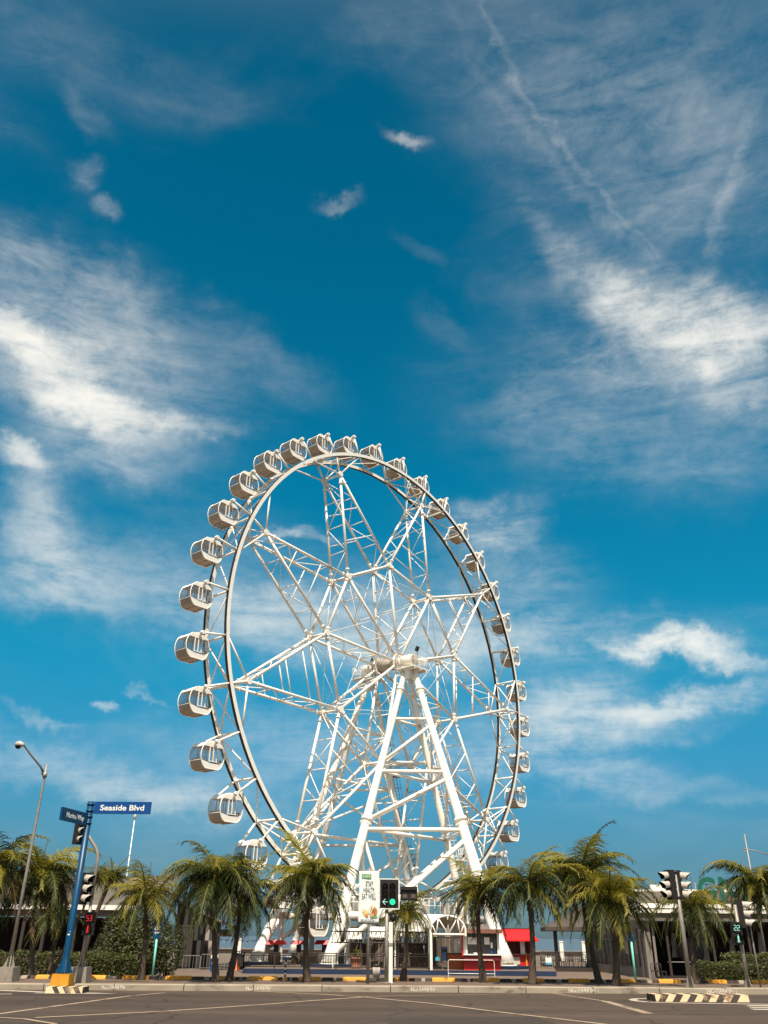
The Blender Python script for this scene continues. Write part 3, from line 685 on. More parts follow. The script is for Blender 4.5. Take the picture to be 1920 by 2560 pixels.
# ------------------------------------------------------------------ shrubs and hedges
def shrub(name, label, cat, lo, blobs, n, size, m, group=None, stem=True):
    rnd = random.Random(len(label)*7 + n); root = thing(name, label, cat, lo, 0, group); b = MB()
    tot = sum(bl[1][0]*bl[1][2] for bl in blobs)
    for c, r in blobs:
        for i in range(int(n*r[0]*r[2]/tot)):
            while True:
                v = Vector((rnd.gauss(0, 1), rnd.gauss(0, 1), rnd.gauss(0, 1)))
                if v.length > .1: v.normalize(); break
            k = rnd.uniform(.55, 1.04)**.5 * (1 + .12*math.sin(v.x*7+c[0]*3)*math.cos(v.z*6+v.y*5))
            p = Vector(c) + Vector((v.x*r[0], v.y*r[1], v.z*r[2]))*k
            if p.z < .02: p.z = rnd.uniform(.02, .25)
            nrm = (v + Vector((rnd.uniform(-.7, .7), rnd.uniform(-.7, .7), rnd.uniform(-.3, .9)))).normalized()
            a = nrm.orthogonal().normalized(); a = Matrix.Rotation(rnd.uniform(0, 6.28), 3, nrm) @ a; t2 = nrm.cross(a)
            l = size*rnd.uniform(.6, 1.3); w = l*.42
            b.add([p - a*l*.5, p + t2*w*.5, p + a*l*.5, p - t2*w*.5], [(0, 1, 2, 3)])
    b.build('foliage', m, root)
    if stem:
        b = MB()
        for c, r in blobs:
            for i in range(3): b.tube((c[0]+rnd.uniform(-.2, .2), c[1], 0), (c[0]+rnd.uniform(-.4, .4), c[1]+rnd.uniform(-.3, .3), c[2]+r[2]*.5), .035, .015, 5)
        b.build('stem', TRUNK, root)
    return root
def hedge(name, label, lo, rz, L, D, H, n, size, m, group=None):
    rnd = random.Random(n+int(L*10)); root = thing(name, label, 'hedge', lo, rz, group); b = MB()
    for i in range(n):
        f = rnd.random(); x = rnd.uniform(-L/2, L/2); y = rnd.uniform(-D/2, D/2); z = rnd.uniform(.02, H)
        if f < .42: y = -D/2 + rnd.gauss(0, .05)
        elif f < .8: z = H + rnd.gauss(0, .05) + .05*math.sin(x*4)
        elif f < .9: x = rnd.choice((-1, 1))*L/2 + rnd.gauss(0, .05)
        nrm = Vector((rnd.gauss(0, .7), rnd.gauss(-.3, .7), rnd.gauss(.5, .6))).normalized(); a = nrm.orthogonal().normalized(); a = Matrix.Rotation(rnd.uniform(0, 6.28), 3, nrm) @ a; t2 = nrm.cross(a)
        l = size*rnd.uniform(.6, 1.3); p = Vector((x, y, z)); b.add([p-a*l*.5, p+t2*l*.22, p+a*l*.5, p-t2*l*.22], [(0, 1, 2, 3)])
    b.build('foliage', m, root)
    b = MB(); b.box((0, 0, H*.42), (L*.92, D*.7, H*.84)); b.build('branch_core', TRUNK, root)
    return root
def span(px0, px1, py, Y):
    a, c = P(px0, py, Y), P(px1, py, Y); return a, c, (c-a).length
def on(px, Y, py=2430):
    p = P(px, py, Y); return Vector((p.x, p.y, zg(p.x, p.y)))
Yb = 47
sx_ = pxm(360, 2380, Yb); Hh = lambda y, Y=Yb, px=360: P(px, y, Y).z - zg(P(px, y, Y).x, Y)
shrub('shrub', 'big rounded green shrub as tall as the low palm, beside the checkered wall', 'shrub', on(336, Yb),
      [((-.9, 0, 1.5), (1.15, 1.1, 1.55)), ((.5, .1, 1.55), (1.25, 1.1, 1.6)), ((1.55, .2, 1.2), (.75, .9, 1.25)), ((-1.5, -.2, .8), (.8, .8, .9)), ((.1, -.3, .9), (1.2, .9, 1.0))], 15000, .15, BUSHM)
hedge('hedge', 'low clipped hedge between the two concrete post blocks and the dark restaurant', on(120, 44), KANG, 5.4, 1.2, .95, 5200, .13, HEDGEM)
hedge('hedge', 'low clipped hedge in front of the big rounded shrub', on(250, 43), KANG, 2.9, 1.2, .85, 4200, .13, HEDGEM)
hedge('hedge', 'low box hedge beside the green walking signal, lit on top', on(1818, 44, 2440), KANG, 2.7, 1.3, .72, 4200, .12, HEDGEM)
hedge('hedge', 'taller rear hedge along the terrace by the frame edge', on(1910, 47, 2440), KANG, 3.6, 1.4, 1.15, 4600, .12, HEDGEM)

# ------------------------------------------------------------------ yellow and black kerb behind the palms
YK = [(-2, 28), (97, 130), (219, 271), (312, 378), (419, 484), (546, 591), (623, 697), (748, 804), (857, 914), (983, 1019), (1076, 1132), (1187, 1241), (1297, 1350), (1408, 1461), (1517, 1571), (1629, 1681), (1747, 1793), (1855, 1903)]
kf = lambda px: None
def tk(px, py):    # metres along the kerb of a pixel on the yellow kerb's foot
    p = onplane(px, py, .16); q = Vector((p.x, p.y, 0)); return (q - K(0, 0, 0)).dot(KT)
rowy = lambda px: 2446.2 + (px-960)*.0062 + 4.5
DS = 3.35
bl0 = MB(); bl0.box((0, .15, .075), (1, .3, .15))
prev = None
def kblock(t0, t1, name, m, label, rounded):
    L_ = t1 - t0; o = K((t0+t1)/2, DS, .16)
    b = MB(); h = .12 if rounded else .10
    pr = [(0, 0), (.02, h-.05), (.06, h-.01), (.12, h), (.24, h-.005), (.28, h-.05), (.30, 0)]
    n = len(pr); vs_ = []
    for x, k in ((-L_/2, .86), (-L_/2+.06, 1), (L_/2-.06, 1), (L_/2, .86)): vs_ += [(x, .15+(y-.15)*k, z*k) for y, z in pr]
    b.add(vs_, [(j*n+i, (j+1)*n+i, (j+1)*n+i+1, j*n+i+1) for j in range(3) for i in range(n-1)] + [tuple(range(n)), tuple(reversed(range(3*n, 4*n)))])
    ob = b.build(name, m); ob.location = o; ob.rotation_euler = (0, 0, KANG); return ob
for i, (a, c) in enumerate(YK):
    t0, t1 = tk(a, rowy(a)), tk(c, rowy(c))
    tag(kblock(t0, t1, 'yellow_kerb_stone', YEL, '', True), 'yellow painted raised kerb stone in the low line behind the palms', 'kerb stone', 'yellow kerb stones')
    if i+1 < len(YK):
        u = tk(YK[i+1][0], rowy(YK[i+1][0])); g = u - t1; e = .24
        tag(kblock(t1+.01, t1+e*1.8, 'black_kerb_stone', BLKP, '', False), 'black painted kerb stone next to a yellow one', 'kerb stone', 'black kerb stones')
        tag(kblock(t1+e*1.8+.01, u-e-.01, 'grey_kerb_stone', GRYK, '', False), 'bare grey kerb stone between black ones', 'kerb stone', 'grey kerb stones')
        tag(kblock(u-e, u-.01, 'black_kerb_stone', BLKP, '', False), 'black painted kerb stone next to a yellow one', 'kerb stone', 'black kerb stones')

# NO PARKING stencilled on the street kerb
STEN = mat('stencil_paint', (.64, .57, .46), .8, .15, 9, c2=(.34, .28, .21), thr=.50)
for px0, px1, y in ((247, 312, 2470), (614, 684, 2471), (1028, 1094, 2474), (1434, 1508, 2479), (1785, 1858, 2481)):
    t0, t1 = (onplane(px0, y, .08)-K(0, 0, 0)).dot(KT), (onplane(px1, y, .08)-K(0, 0, 0)).dot(KT)
    o = text('NO PARKING', .15, 'kerb_lettering', STEN, None, (0, 0, 0), (0, 0, 0), .002, .004)
    w_ = o.dimensions.x; o.data.transform(Matrix.Diagonal(((t1-t0)/w_, 1, 1, 1)))
    p = K((t0+t1)/2, -.004, .075); o.location = p; o.rotation_euler = (R(90), 0, KANG)
    tag(o, kind='structure')

# ------------------------------------------------------------------ signals and signs
def signal_head(parent, loc, rz, n=3, wdt=.34, pitch=.29, lens=None, name='signal_head'):
    """housing, n lenses one above the other, hoods; faces local -Y"""
    M_ = Matrix.Rotation(rz, 3, 'Z'); b = MB(); H = pitch*n + .06
    b.box((0, 0, 0), (wdt, .22, H)); 
    for i in range(n): b.box((0, .12, (i-(n-1)/2)*pitch), (wdt*.86, .05, pitch*.8))
    o = b.build(name, DARKM, parent); o.location = loc; o.rotation_euler = (0, 0, rz)
    for i in range(n):
        z = ((n-1)/2 - i)*pitch; r = pitch*.42
        b = MB(); ang = [R(-50 + 280*q/14) for q in range(15)]
        v0 = [(r*math.cos(a), -.11, z + r*math.sin(a)) for a in ang]; v1 = [(r*1.02*math.cos(a), -.11 - .34*(.55+.45*max(0, math.sin(a))), z + r*1.02*math.sin(a) - .03) for a in ang]
        v2 = [(x*.95, y, z + (zz-z)*.95) for x, y, zz in v0]; v3 = [(x*.95, y, z + (zz-z)*.95) for x, y, zz in v1]
        m = len(ang); b.add(v0+v1, [(k, k+1, m+k+1, m+k) for k in range(m-1)], 0); b.add(v2+v3, [(k+1, k, m+k, m+k+1) for k in range(m-1)], 1)
        h = b.build('hood', [HOODM, DARKM], o)
        b = MB(); b.lathe([(.001, .012), (r*.6, .006), (r*.93, 0)], n=16); ln = b.build('lens', (lens or LENS)[i], o); ln.location = (0, -.125, z); ln.rotation_euler = (R(90), 0, 0)
    return o
HOODM = mat('sunlit_pale_hood', (.46, .41, .355), .5, .15, 4)  # pale grey with the sun highlights on the signal hoods painted in
LENS = [mat('unlit_red_lens', (.06, .006, .004), .2, .1), mat('unlit_amber_lens', (.06, .03, .004), .2, .1), mat('unlit_green_lens', (.004, .035, .025), .2, .1)]
RLED = emit('red_led', (1, .03, .03), .7); GLED = emit('green_led', (.03, .9, .42), 1.0); WLED = emit('pale_green_led', (.55, .95, .8), .9); GLED2 = emit('green_digit_led', (.45, 1, .75), .8)
SEG = {'5': 'afgcd', '3': 'abgcd', '2': 'abged'}
def digits(parent, txt, loc, h, m):
    b = MB(); w = h*.5; t = h*.10
    for i, ch in enumerate(txt):
        x = (i-(len(txt)-1)/2)*w*1.45
        pos = {'a': (0, h/2), 'g': (0, 0), 'd': (0, -h/2), 'f': (-w/2, h/4), 'b': (w/2, h/4), 'e': (-w/2, -h/4), 'c': (w/2, -h/4)}
        for s in SEG[ch]:
            px, pz = pos[s]; b.box((x+px, 0, pz), (w*.86, .012, t) if s in 'agd' else (t, .012, h*.42))
    o = b.build('digit_display', m, parent); o.location = loc; return o
def walker(parent, loc, h, m):
    b = MB(); s = h
    b.lathe([(.001, .09*s), (.07*s, .04*s), (.07*s, -.04*s), (.001, -.09*s)], (0, 0, .42*s), 8)
    b.prism([(-.11*s, 0, .30*s), (.11*s, 0, .30*s), (.08*s, 0, -.08*s), (-.08*s, 0, -.08*s)], (0, .012, 0))
    b.prism([(-.08*s, 0, -.06*s), (.0, 0, -.06*s), (-.09*s, 0, -.5*s), (-.17*s, 0, -.5*s)], (0, .012, 0)); b.prism([(0, 0, -.06*s), (.08*s, 0, -.06*s), (.17*s, 0, -.5*s), (.09*s, 0, -.5*s)], (0, .012, 0))
    o = b.build('walking_figure', m, parent); o.location = loc; return o
def walk_signal(parent, loc, m, n, r=.15):
    b = MB(); b.box((0, 0, 0), (r*2.3, .18, r*4.7)); b.box((0, .12, 0), (.08, .1, .3))
    o = b.build('walk_signal', DARKM, parent); o.location = loc
    b = MB()
    for z in (r*1.1, -r*1.1): b.lathe([(r*1.08, 0), (r*1.12, .10)], n=16)
    rb = MB()
    for z in (r*1.1, -r*1.1):
        ang = [math.tau*q/16 for q in range(17)]
        v0 = [(r*math.cos(a), -.09, z+r*math.sin(a)) for a in ang]; v1 = [(r*math.cos(a), -.09-.12*(.6+.4*math.sin(a)), z+r*math.sin(a)) for a in ang]
        rb.add(v0+v1, [(k, k+1, 18+k, 17+k) for k in range(16)])
    rb.build('hood', DARKM, o)
    digits(o, n, (0, -.10, r*1.1), r*1.05, m); walker(o, (0, -.10, -r*1.1), r*1.6, m); return o
def pole(b, z0, z1, r0, r1=None, n=12): b.tube((0, 0, z0), (0, 0, z1), r0, r1 or r0, n)
def gussets(b, z, r, h, m=4):
    for i in range(m):
        a = math.tau*i/m + .4; c, s = math.cos(a), math.sin(a)
        b.prism([(c*r, s*r, z), (c*r*2.6, s*r*2.6, z), (c*r, s*r, z+h)], (-s*.02, c*.02, 0))

# street name sign on its painted island
Y0 = 28.35
isl_c = onplane(153, 2485, 0); isl = Vector((isl_c.x, isl_c.y + .5, 0))
def island(name, label, loc, L, D, H, stripes, m2, lean):
    root = thing(name, label, 'traffic island', loc, KANG); b = MB(); x = -L/2; k = 0; w = L/stripes; 
    for i in range(stripes):
        x0, x1 = -L/2 + i*w, -L/2 + (i+1)*w; sh = lean*H
        lo0, lo1 = x0 - (sh if i else 0), x1 - (sh if i < stripes-1 else 0)
        b.add([(lo0, -D/2, 0), (lo1, -D/2, 0), (x1, -D/2+.05, H), (x0, -D/2+.05, H), (x0, D/2-.05, H), (x1, D/2-.05, H), (x1, D/2, 0), (x0, D/2, 0)], [(0, 1, 2, 3), (3, 2, 5, 4), (4, 5, 6, 7)], i % 2)
    b.add([(-L/2, -D/2, 0), (-L/2, -D/2+.05, H), (-L/2, D/2-.05, H), (-L/2, D/2, 0)], [(0, 1, 2, 3)], 1); b.add([(L/2, -D/2, 0), (L/2, -D/2+.05, H), (L/2, D/2-.05, H), (L/2, D/2, 0)], [(3, 2, 1, 0)], 1)
    b.build('striped_kerb', [m2, BLKP], root); return root
island('traffic_island', 'short island kerb in black and cream slanted stripes under the street name pole', isl, 1.06, .75, .17, 7, CREAM, -.8)
b = MB(); ap = isl + Vector((.1, -.6, .012))
b.add([(ap.x-.95, ap.y+.1, .010), (ap.x+.7, ap.y-.02, .010), (ap.x+1.5, ap.y+.25, .010), (ap.x+.8, ap.y+.7, .010), (ap.x-.95, ap.y+1.5, .010)], [(0, 1, 2, 3, 4)])
tag(b.build('island_apron', CONC), kind='structure')
blk_w = 46*pxm(151, 2450, Y0)
sgn = thing('street_sign', 'blue street name pole with two name plates on a yellow concrete block', 'street sign', (P(151, 2440, Y0).x, Y0+.25, .17), 0)
zt = lambda px, py, Y: P(px, py, Y).z
Ys = Y0 + .25
bh = zt(151, 2435, Y0) - .17
b = MB(); w2 = blk_w/2; b.add([(-w2, -.26, 0), (w2, -.26, 0), (w2, .26, 0), (-w2, .26, 0), (-w2*.93, -.24, bh), (w2*.93, -.24, bh), (w2*.93, .24, bh), (-w2*.93, .24, bh)], [(0, 1, 5, 4), (1, 2, 6, 5), (2, 3, 7, 6), (3, 0, 4, 7), (4, 5, 6, 7)])
b.build('concrete_block', YELB, sgn)
zp = zt(224, 2004, Ys) - .17
b = MB(); b.path([(0, 0, bh), (0, 0, bh+.05), (0, 0, bh+.35), (0, 0, bh+.55), (0, 0, zp)], [.17, .165, .11, .098, .105], 16)
gussets(b, bh, .10, .4); b.build('pole', BLUE, sgn)
b = MB(); b.box((0, -.105, bh+1.05), (.07, .01, .035)); b.box((.03, -.105, bh+1.13), (.02, .01, .02)); b.build('sticker', LETTER, sgn)
def plate(parent, loc, rz, w, h, txt, tw, th, m, shear=.0):
    b = MB(); b.box((0, 0, 0), (w, .07, h)); o = b.build('name_plate', m, parent); o.location = loc; o.rotation_euler = (0, 0, rz)
    t = text(txt, 1, 'lettering', LETTER, o, (0, -.038, -.01), (R(90), 0, 0), .002, .018, shear)
    t.data.transform(Matrix.Diagonal((tw/t.dimensions.x, th/t.dimensions.y, 1, 1))); return o
s_ = pxm(300, 2020, Ys); px_, pz_ = P(307, 2020, Ys).x - sgn.location.x, P(307, 2020, Ys).z - .17
plate(sgn, (px_, -.02, pz_), R(-1.0), 142*s_, .375, 'Seaside Blvd', 110*s_, .175, BLUEF, .0)
dm = Vector((-.2, -.98, 0)).normalized(); zc = zt(224, 2050, Ys) - .17; wl_ = 1.58
plate(sgn, (dm.x*(wl_/2+.08), dm.y*(wl_/2+.08), zc), math.atan2(-dm.y, -dm.x), wl_, .375, 'Marina Way', 1.05, .20, BLUE)
b = MB()
for z in (pz_-.1, pz_+.1, zc-.1, zc+.1): b.tube((0, 0, z-.025), (0, 0, z+.025), .125, .125, 14)
b.build('clamp', BLUE, sgn)

# traffic light beside it: galvanised pole, bent arm, three heads
Yt = 30.6
tl = thing('traffic_light', 'galvanised traffic light with a bent arm and a red pedestrian timer, beside the blue pole', 'traffic light', (P(197, 2458, Yt).x, Yt, .16), 0)
s_ = pxm(197, 2430, Yt); cw = 45*s_; ch = zt(197, 2417, Yt) - .16
b = MB(); b.add([(-cw*.52, -.3, 0), (cw*.52, -.3, 0), (cw*.52, .3, 0), (-cw*.52, .3, 0), (-cw*.44, -.26, ch), (cw*.44, -.26, ch), (cw*.44, .26, ch), (-cw*.44, .26, ch)], [(0, 1, 5, 4), (1, 2, 6, 5), (2, 3, 7, 6), (3, 0, 4, 7), (4, 5, 6, 7)]); b.build('concrete_block', CONC, tl)
zA = zt(237, 2130, Yt) - .16; zB = zt(218, 2100, Yt) - .16; zM = zt(228, 2250, Yt) - .16
b = MB(); b.path([(0, 0, ch), (0, 0, zM)], [.066, .052], 12); b.path([(0, 0, zM), (0, 0, zA-.35), (-.02, 0, zA-.1), (-.12, 0, zA+.12), (-.42, 0, zB+.1), (-.62, 0, zB+.3)], .055, 10); gussets(b, ch, .06, .30); b.build('pole', STEEL, tl)
signal_head(tl, (P(202, 2078, Yt).x - tl.location.x, -.1, zt(202, 2078, Yt)-.16), R(40), pitch=.27)
signal_head(tl, (P(207, 2221, Yt).x - tl.location.x, 0, zt(207, 2221, Yt)-.16), R(62), pitch=.30)
walk_signal(tl, (P(226, 2309, Yt).x - tl.location.x, -.12, zt(226, 2309, Yt)-.16), RLED, '53', .145)

# tall lamp post on its block
Yl = 30.8
lp = thing('street_lamp', 'tall grey lamp post with a long arm on a grey concrete block', 'street lamp', (P(15, 2455, Yl).x, Yl, .16), 0)
s_ = pxm(15, 2430, Yl); bh2 = zt(15, 2417, Yl) - .16
b = MB(); b.add([(-.30, -.32, 0), (.30, -.32, 0), (.30, .32, 0), (-.30, .32, 0), (-.26, -.29, bh2), (.26, -.29, bh2), (.26, .29, bh2), (-.26, .29, bh2)], [(0, 1, 5, 4), (1, 2, 6, 5), (2, 3, 7, 6), (3, 0, 4, 7), (4, 5, 6, 7)]); b.build('concrete_block', CONC, lp)
zT = zt(115, 1911, Yl) - .16; zAr = zt(108, 1935, Yl) - .16; zL = zt(52, 1863, Yl) - .16; xL = P(52, 1863, Yl).x - lp.location.x; x108 = P(108, 1935, Yl).x - lp.location.x
b = MB(); b.path([(0, 0, bh2), (0, 0, zT*.5), (0, 0, zAr-.2), (0, 0, zT)], [.066, .052, .04, .036], 12); gussets(b, bh2, .07, .32); b.tube((0, 0, zAr-.12), (0, 0, zAr+.06), .075, .075, 12); b.build('pole', STEEL, lp)
b = MB(); b.path([(0, 0, zAr-.05), ((xL-.1)*.18, 0, zAr + (zL-zAr)*.25), (xL*.6, 0, zAr + (zL-zAr)*.66), (xL*.9, 0, zL)], [.045, .035, .03, .028], 8); b.prism([(0, -.01, zAr-.2), (-.16, -.01, zAr+.05), (-.02, -.01, zAr+.02)], (0, .02, 0)); b.build('arm', DBROWN, lp)
b = MB(); b.path([(xL*.88, 0, zL), (xL*.95, 0, zL+.02), (xL*1.06, 0, zL+.04), (xL*1.15, 0, zL+.03), (xL*1.2, 0, zL+.02)], [.04, .08, .115, .09, .03], 12, 0); hd = b.build('lamp_head', HOODM, lp)
b = MB(); b.lathe([(.001, -.12), (.08, -.09), (.12, 0)], (xL*1.08, 0, zL-.02), 12); b.build('lens_bowl', DARKM, hd)
# thin mast behind the name plate
Ym = 68; mast = thing('lamp_mast', 'thin pale mast with a small lamp, standing far behind the name plate', 'lamp post', on(284, Ym), 0)
zb = mast.location.z; b = MB(); ztop = zt(306, 2046, Ym) - zb; pole(b, 0, ztop, .055, .035, 8); b.build('pole', WHITE, mast)
b = MB(); b.lathe([(.04, -.05), (.11, .0), (.12, .2), (.08, .3), (.001, .34)], (0, 0, ztop), 10); b.build('lamp_head', HOODM, mast)

# wide traffic light with timer board, standing in front of the wheel
Yc = 31.9
wt = thing('traffic_light', 'traffic light on a wide black backboard with white edge, green arrow and green disc lit', 'traffic light', (P(966, 2461, Yc).x, Yc, .16), 0)
s_ = pxm(970, 2235, Yc); X = lambda px, py: P(px, py, Yc).x - wt.location.x; Z = lambda px, py: P(px, py, Yc).z - .16
bx0, bx1, bz0, bz1 = X(948.5, 2235), X(997.5, 2235), Z(973, 2272.5), Z(973, 2198)
b = MB(); pole(b, 0, bz0+.1, .068, .06); b.tube((0, 0, 0), (0, 0, .03), .16, .16, 12); b.build('pole', STEEL, wt)
b = MB(); cx, cz = (bx0+bx1)/2, (bz0+bz1)/2; w_, h_ = bx1-bx0, bz1-bz0
b.box((cx, -.10, cz), (w_-.05, .05, h_-.05), 0)
for x, z, dx, dz in ((bx0, cz, .03, h_), (bx1, cz, .03, h_), (cx, bz0, w_+.03, .03), (cx, bz1, w_+.03, .03)): b.box((x, -.10, z), (dx, .065, dz), 1)
bd = b.build('backboard', [DARKM, LETTER], wt)
for x, cidx in ((X(962.5, 2255), 0), (X(981, 2255), 1)):
    for i in range(3):
        z = Z(970, 2255) + (2-i)*(Z(970, 2216) - Z(970, 2255))/2
        r = .105; b = MB(); ang = [R(-20 + 220*q/12) for q in range(13)]
        v0 = [(x+r*math.cos(a), -.13, z+r*math.sin(a)) for a in ang]; v1 = [(x+r*math.cos(a), -.26, z+r*math.sin(a)-.01) for a in ang]; b.add(v0+v1, [(k, k+1, 14+k, 13+k) for k in range(12)]); b.build('hood', DARKM, bd)
        b = MB(); lm = LENS[i] if i < 2 else (GLED if cidx else DARKM)
        b.lathe([(.001, .012), (.06, .008), (.092 if not (i == 2 and cidx) else .098, 0)], n=20); l = b.build('lens', lm, bd); l.location = (x, -.135, z); l.rotation_euler = (R(90), 0, 0)
b = MB(); ax, az_ = X(962.5, 2255), Z(962.5, 2255); yy = -.155
b.box((ax+.015, yy, az_), (.15, .012, .020))
for sg in (1, -1): b.box((ax-.035, yy, az_+sg*.042), (.125, .012, .020), rot=Matrix.Rotation(-sg*R(46), 3, 'Y'))
b.build('arrow', WLED, bd)
tx0, tx1, tz0, tz1 = X(1001, 2235), X(1043, 2235), Z(1020, 2251), Z(1020, 2216.5)
b = MB(); tw_, th_ = tx1-tx0, tz1-tz0; tcx, tcz = (tx0+tx1)/2, (tz0+tz1)/2
b.box((tcx, 0, tcz), (tw_, .14, th_)); b.box((tcx, -.10, tz1-.06), (tw_, .10, .10)); b.tube((bx1-.05, -.05, tcz), (tx0+.05, -.02, tcz), .03, .03, 8)
tb = b.build('timer_board', DARKM, wt)
for x in (X(1012, 2241), X(1033, 2241)):
    b = MB(); 
    for dx, dz, w3, h3 in ((0, .095, .22, .02), (0, -.095, .22, .02), (.105, 0, .02, .2), (-.105, 0, .02, .2)): b.box((x+dx, -.08, Z(1020, 2240)+dz), (w3, .03, h3))
    b.build('window_frame', DBROWN, tb); b = MB(); b.box((x, -.074, Z(1020, 2240)), (.15, .01, .13)); b.build('digit_window', mat('dull_digit_window', (.11, .085, .065), .4, .1), tb)
b = MB(); b.lathe([(.001, .09), (.10, .08), (.135, 0), (.12, -.06), (.001, -.08)], n=16); rr_ = b.build('round_signal_back', DARKM, wt); rr_.location = (X(983, 2293), .05, Z(983, 2293)); rr_.rotation_euler = (R(90), 0, 0)
wp = thing('metal_post', 'flat white sunlit metal post with a grey sleeve, right beside the wide traffic light', 'post', (P(977, 2458, Yc).x, Yc+.06, .16), R(-8))
b = MB(); hP = Z(977, 2305); b.box((0, 0, hP/2), (.125, .09, hP)); b.build('post_body', WHITE2, wp)
b = MB(); b.box((.0, 0, (Z(977, 2357)+Z(977, 2366))/2), (.14, .105, Z(977, 2357)-Z(977, 2366))); b.build('sleeve', STEEL, wp)

# banner pole
Yn = 31.4
bn = thing('banner_pole', 'grey pole carrying a tall pale banner about eating well', 'banner', (P(919.5, 2460, Yn).x, Yn, .16), 0)
X = lambda px, py: P(px, py, Yn).x - bn.location.x; Z = lambda px, py: P(px, py, Yn).z - .16
b = MB(); pole(b, 0, Z(921, 2170), .048, .042, 10)
for z in (Z(922, 2176.5), Z(922, 2309.5)): b.tube((X(895, 2240), -.02, z+.01), (X(949, 2240), -.02, z-.015), .02, .02, 8)
b.build('pole', STEEL, bn)
nx, nz = 12, 22; vs_ = []; x0, x1, z0, z1 = X(897, 2240), X(947.5, 2240), Z(922, 2308), Z(922, 2178)
for j in range(nz+1):
    for i in range(nx+1):
        u, v = i/nx, j/nz; fade = math.sin(v*math.pi)
        vs_.append((x0 + (x1-x0)*u + (.008*math.sin(v*9)*(u-.5)), -.065 + .007*fade*math.sin(u*7+v*5) + .004*math.sin(u*13-v*6)*fade, z0 + (z1-z0)*v + .008*math.sin(u*6)*(1-v)))
b = MB(); b.add(vs_, [(j*(nx+1)+i, j*(nx+1)+i+1, (j+1)*(nx+1)+i+1, (j+1)*(nx+1)+i) for j in range(nz) for i in range(nx)], 0, True)
BANM = mat('banner_cloth', (.74, .78, .73), .8, .05, 2.2); bc = b.build('banner_cloth', BANM, bn)
so = bc.modifiers.new('thickness', 'SOLIDIFY'); so.thickness = .004
INK = mat('grey_ink', (.045, .05, .05), .7, .1); GINK = mat('green_print', (.10, .30, .12), .7, .1); PINK_ = mat('phone_ink', (.10, .11, .11), .7, .1)
def ink(txt, w, h, px, py, m, bold=.0, name='print'):
    t = text(txt, 1, name, m, bc, (X(px, py), -.080, Z(px, py)), (R(90), 0, 0), .001, bold); t.data.transform(Matrix.Diagonal((w/t.dimensions.x, h/t.dimensions.y, 1, 1)))
s_ = pxm(922, 2240, Yn)
ink('STAY', 18.5*s_, 12*s_, 923.5, 2210.5, INK, .008); ink('HEALTY,', 29*s_, 12.5*s_, 922.8, 2226, INK, .008); ink('EAT WELL', 35*s_, 12.5*s_, 922.5, 2242, INK, .008)
ink('09163153524', 34*s_, 6*s_, 919, 2301.5, PINK_, .008); ink('+', 2.6*s_, 2.6*s_, 939.5, 2301.5, PINK_)
b = MB(); cxx, czz = X(916.5, 2191), Z(916.5, 2191)
b.box((cxx, -.080, czz), (24*s_, .003, 10.5*s_)); b.build('green_label', GINK, bc); ink('CAFE', 20*s_, 6.5*s_, 916.5, 2191, BANM, .0)
for o_ in bc.children:
    if o_.name.startswith('print') and abs(o_.location.z - czz) < .02: o_.location.y = -.084
b = MB()
for sg in (-1, 1): b.prism([(X(935.5, 2189), -.080, Z(935.5, 2191)), (X(935.5+sg*3.5, 2186), -.080, Z(935, 2186)), (X(935.5+sg*1.2, 2186), -.080, Z(935, 2189))], (0, .002, 0))
b.build('sprout_mark', GINK, bc)
rnd = random.Random(5); ORG = [mat('orange_print', (.55, .20, .055), .7, .15), mat('tan_print', (.60, .36, .17), .7, .15), mat('yellow_print', (.68, .52, .22), .7, .1), mat('brown_print', (.16, .07, .03), .7, .1), mat('cream_print', (.70, .62, .48), .7, .1)]
b = MB()
for i, (px, py, r, mi) in enumerate(((931, 2277, 11, 1), (936, 2280, 8.5, 0), (929, 2271, 8, 4), (915, 2283, 6.5, 2), (917, 2289, 4.2, 0), (910, 2278, 4.5, 2), (930, 2289, 6, 1), (925, 2279, 5, 4))):
    pts = [(X(px, py)+r*s_*.95*math.cos(a)*rnd.uniform(.85, 1.1), -.080-.0012*i, Z(px, py)+r*s_*math.sin(a)*rnd.uniform(.85, 1.1)) for a in [math.tau*q/14 for q in range(14)]]
    b.add(pts, [tuple(range(14))], mi)
for px, py in ((928, 2274), (931, 2279), (934, 2275), (937, 2281)): b.box((X(px, py), -.0915, Z(px, py)), (.022, .002, .16), 3, Matrix.Rotation(.25, 3, 'Y'))
b.build('food_picture', ORG, bc)
b = MB(); b.box((X(936, 2292), -.093, Z(936, 2292)), (15*s_, .002, 3*s_)); b.build('green_caption_bar', GINK, bc)

# traffic light by the right hand island (two heads back to back)
Yr = 30.75
tr = thing('traffic_light', 'grey traffic light with hooded heads back to back, beside the long striped island', 'traffic light', (P(1727.5, 2475, Yr).x, Yr, .16), 0)
X = lambda px, py: P(px, py, Yr).x - tr.location.x; Z = lambda px, py: P(px, py, Yr).z - .16
b = MB(); pole(b, 0, Z(1690, 2179), .078, .062); gussets(b, 0, .075, .34); b.build('pole', STEEL, tr)
hz = Z(1688, 2212)
signal_head(tr, (-.20, -.02, hz), R(-68), pitch=.285, wdt=.30)
signal_head(tr, (.13, .16, hz), R(62), pitch=.285, wdt=.26)
b = MB(); 
for z in (hz+.4, hz-.38): b.tube((0, 0, z-.03), (0, 0, z+.03), .095, .095, 12); b.box((-.1, 0, z), (.2, .05, .05))
b.build('bracket', DBROWN, tr)
isr = onplane(1757, 2505, 0)
island('traffic_island', 'long island kerb with bold black and cream slanted stripes at the crossing', isr + Vector((0, .42, 0)), 238*pxm(1757, 2500, isr.y), 0.8, .17, 13, CREAM, .9)
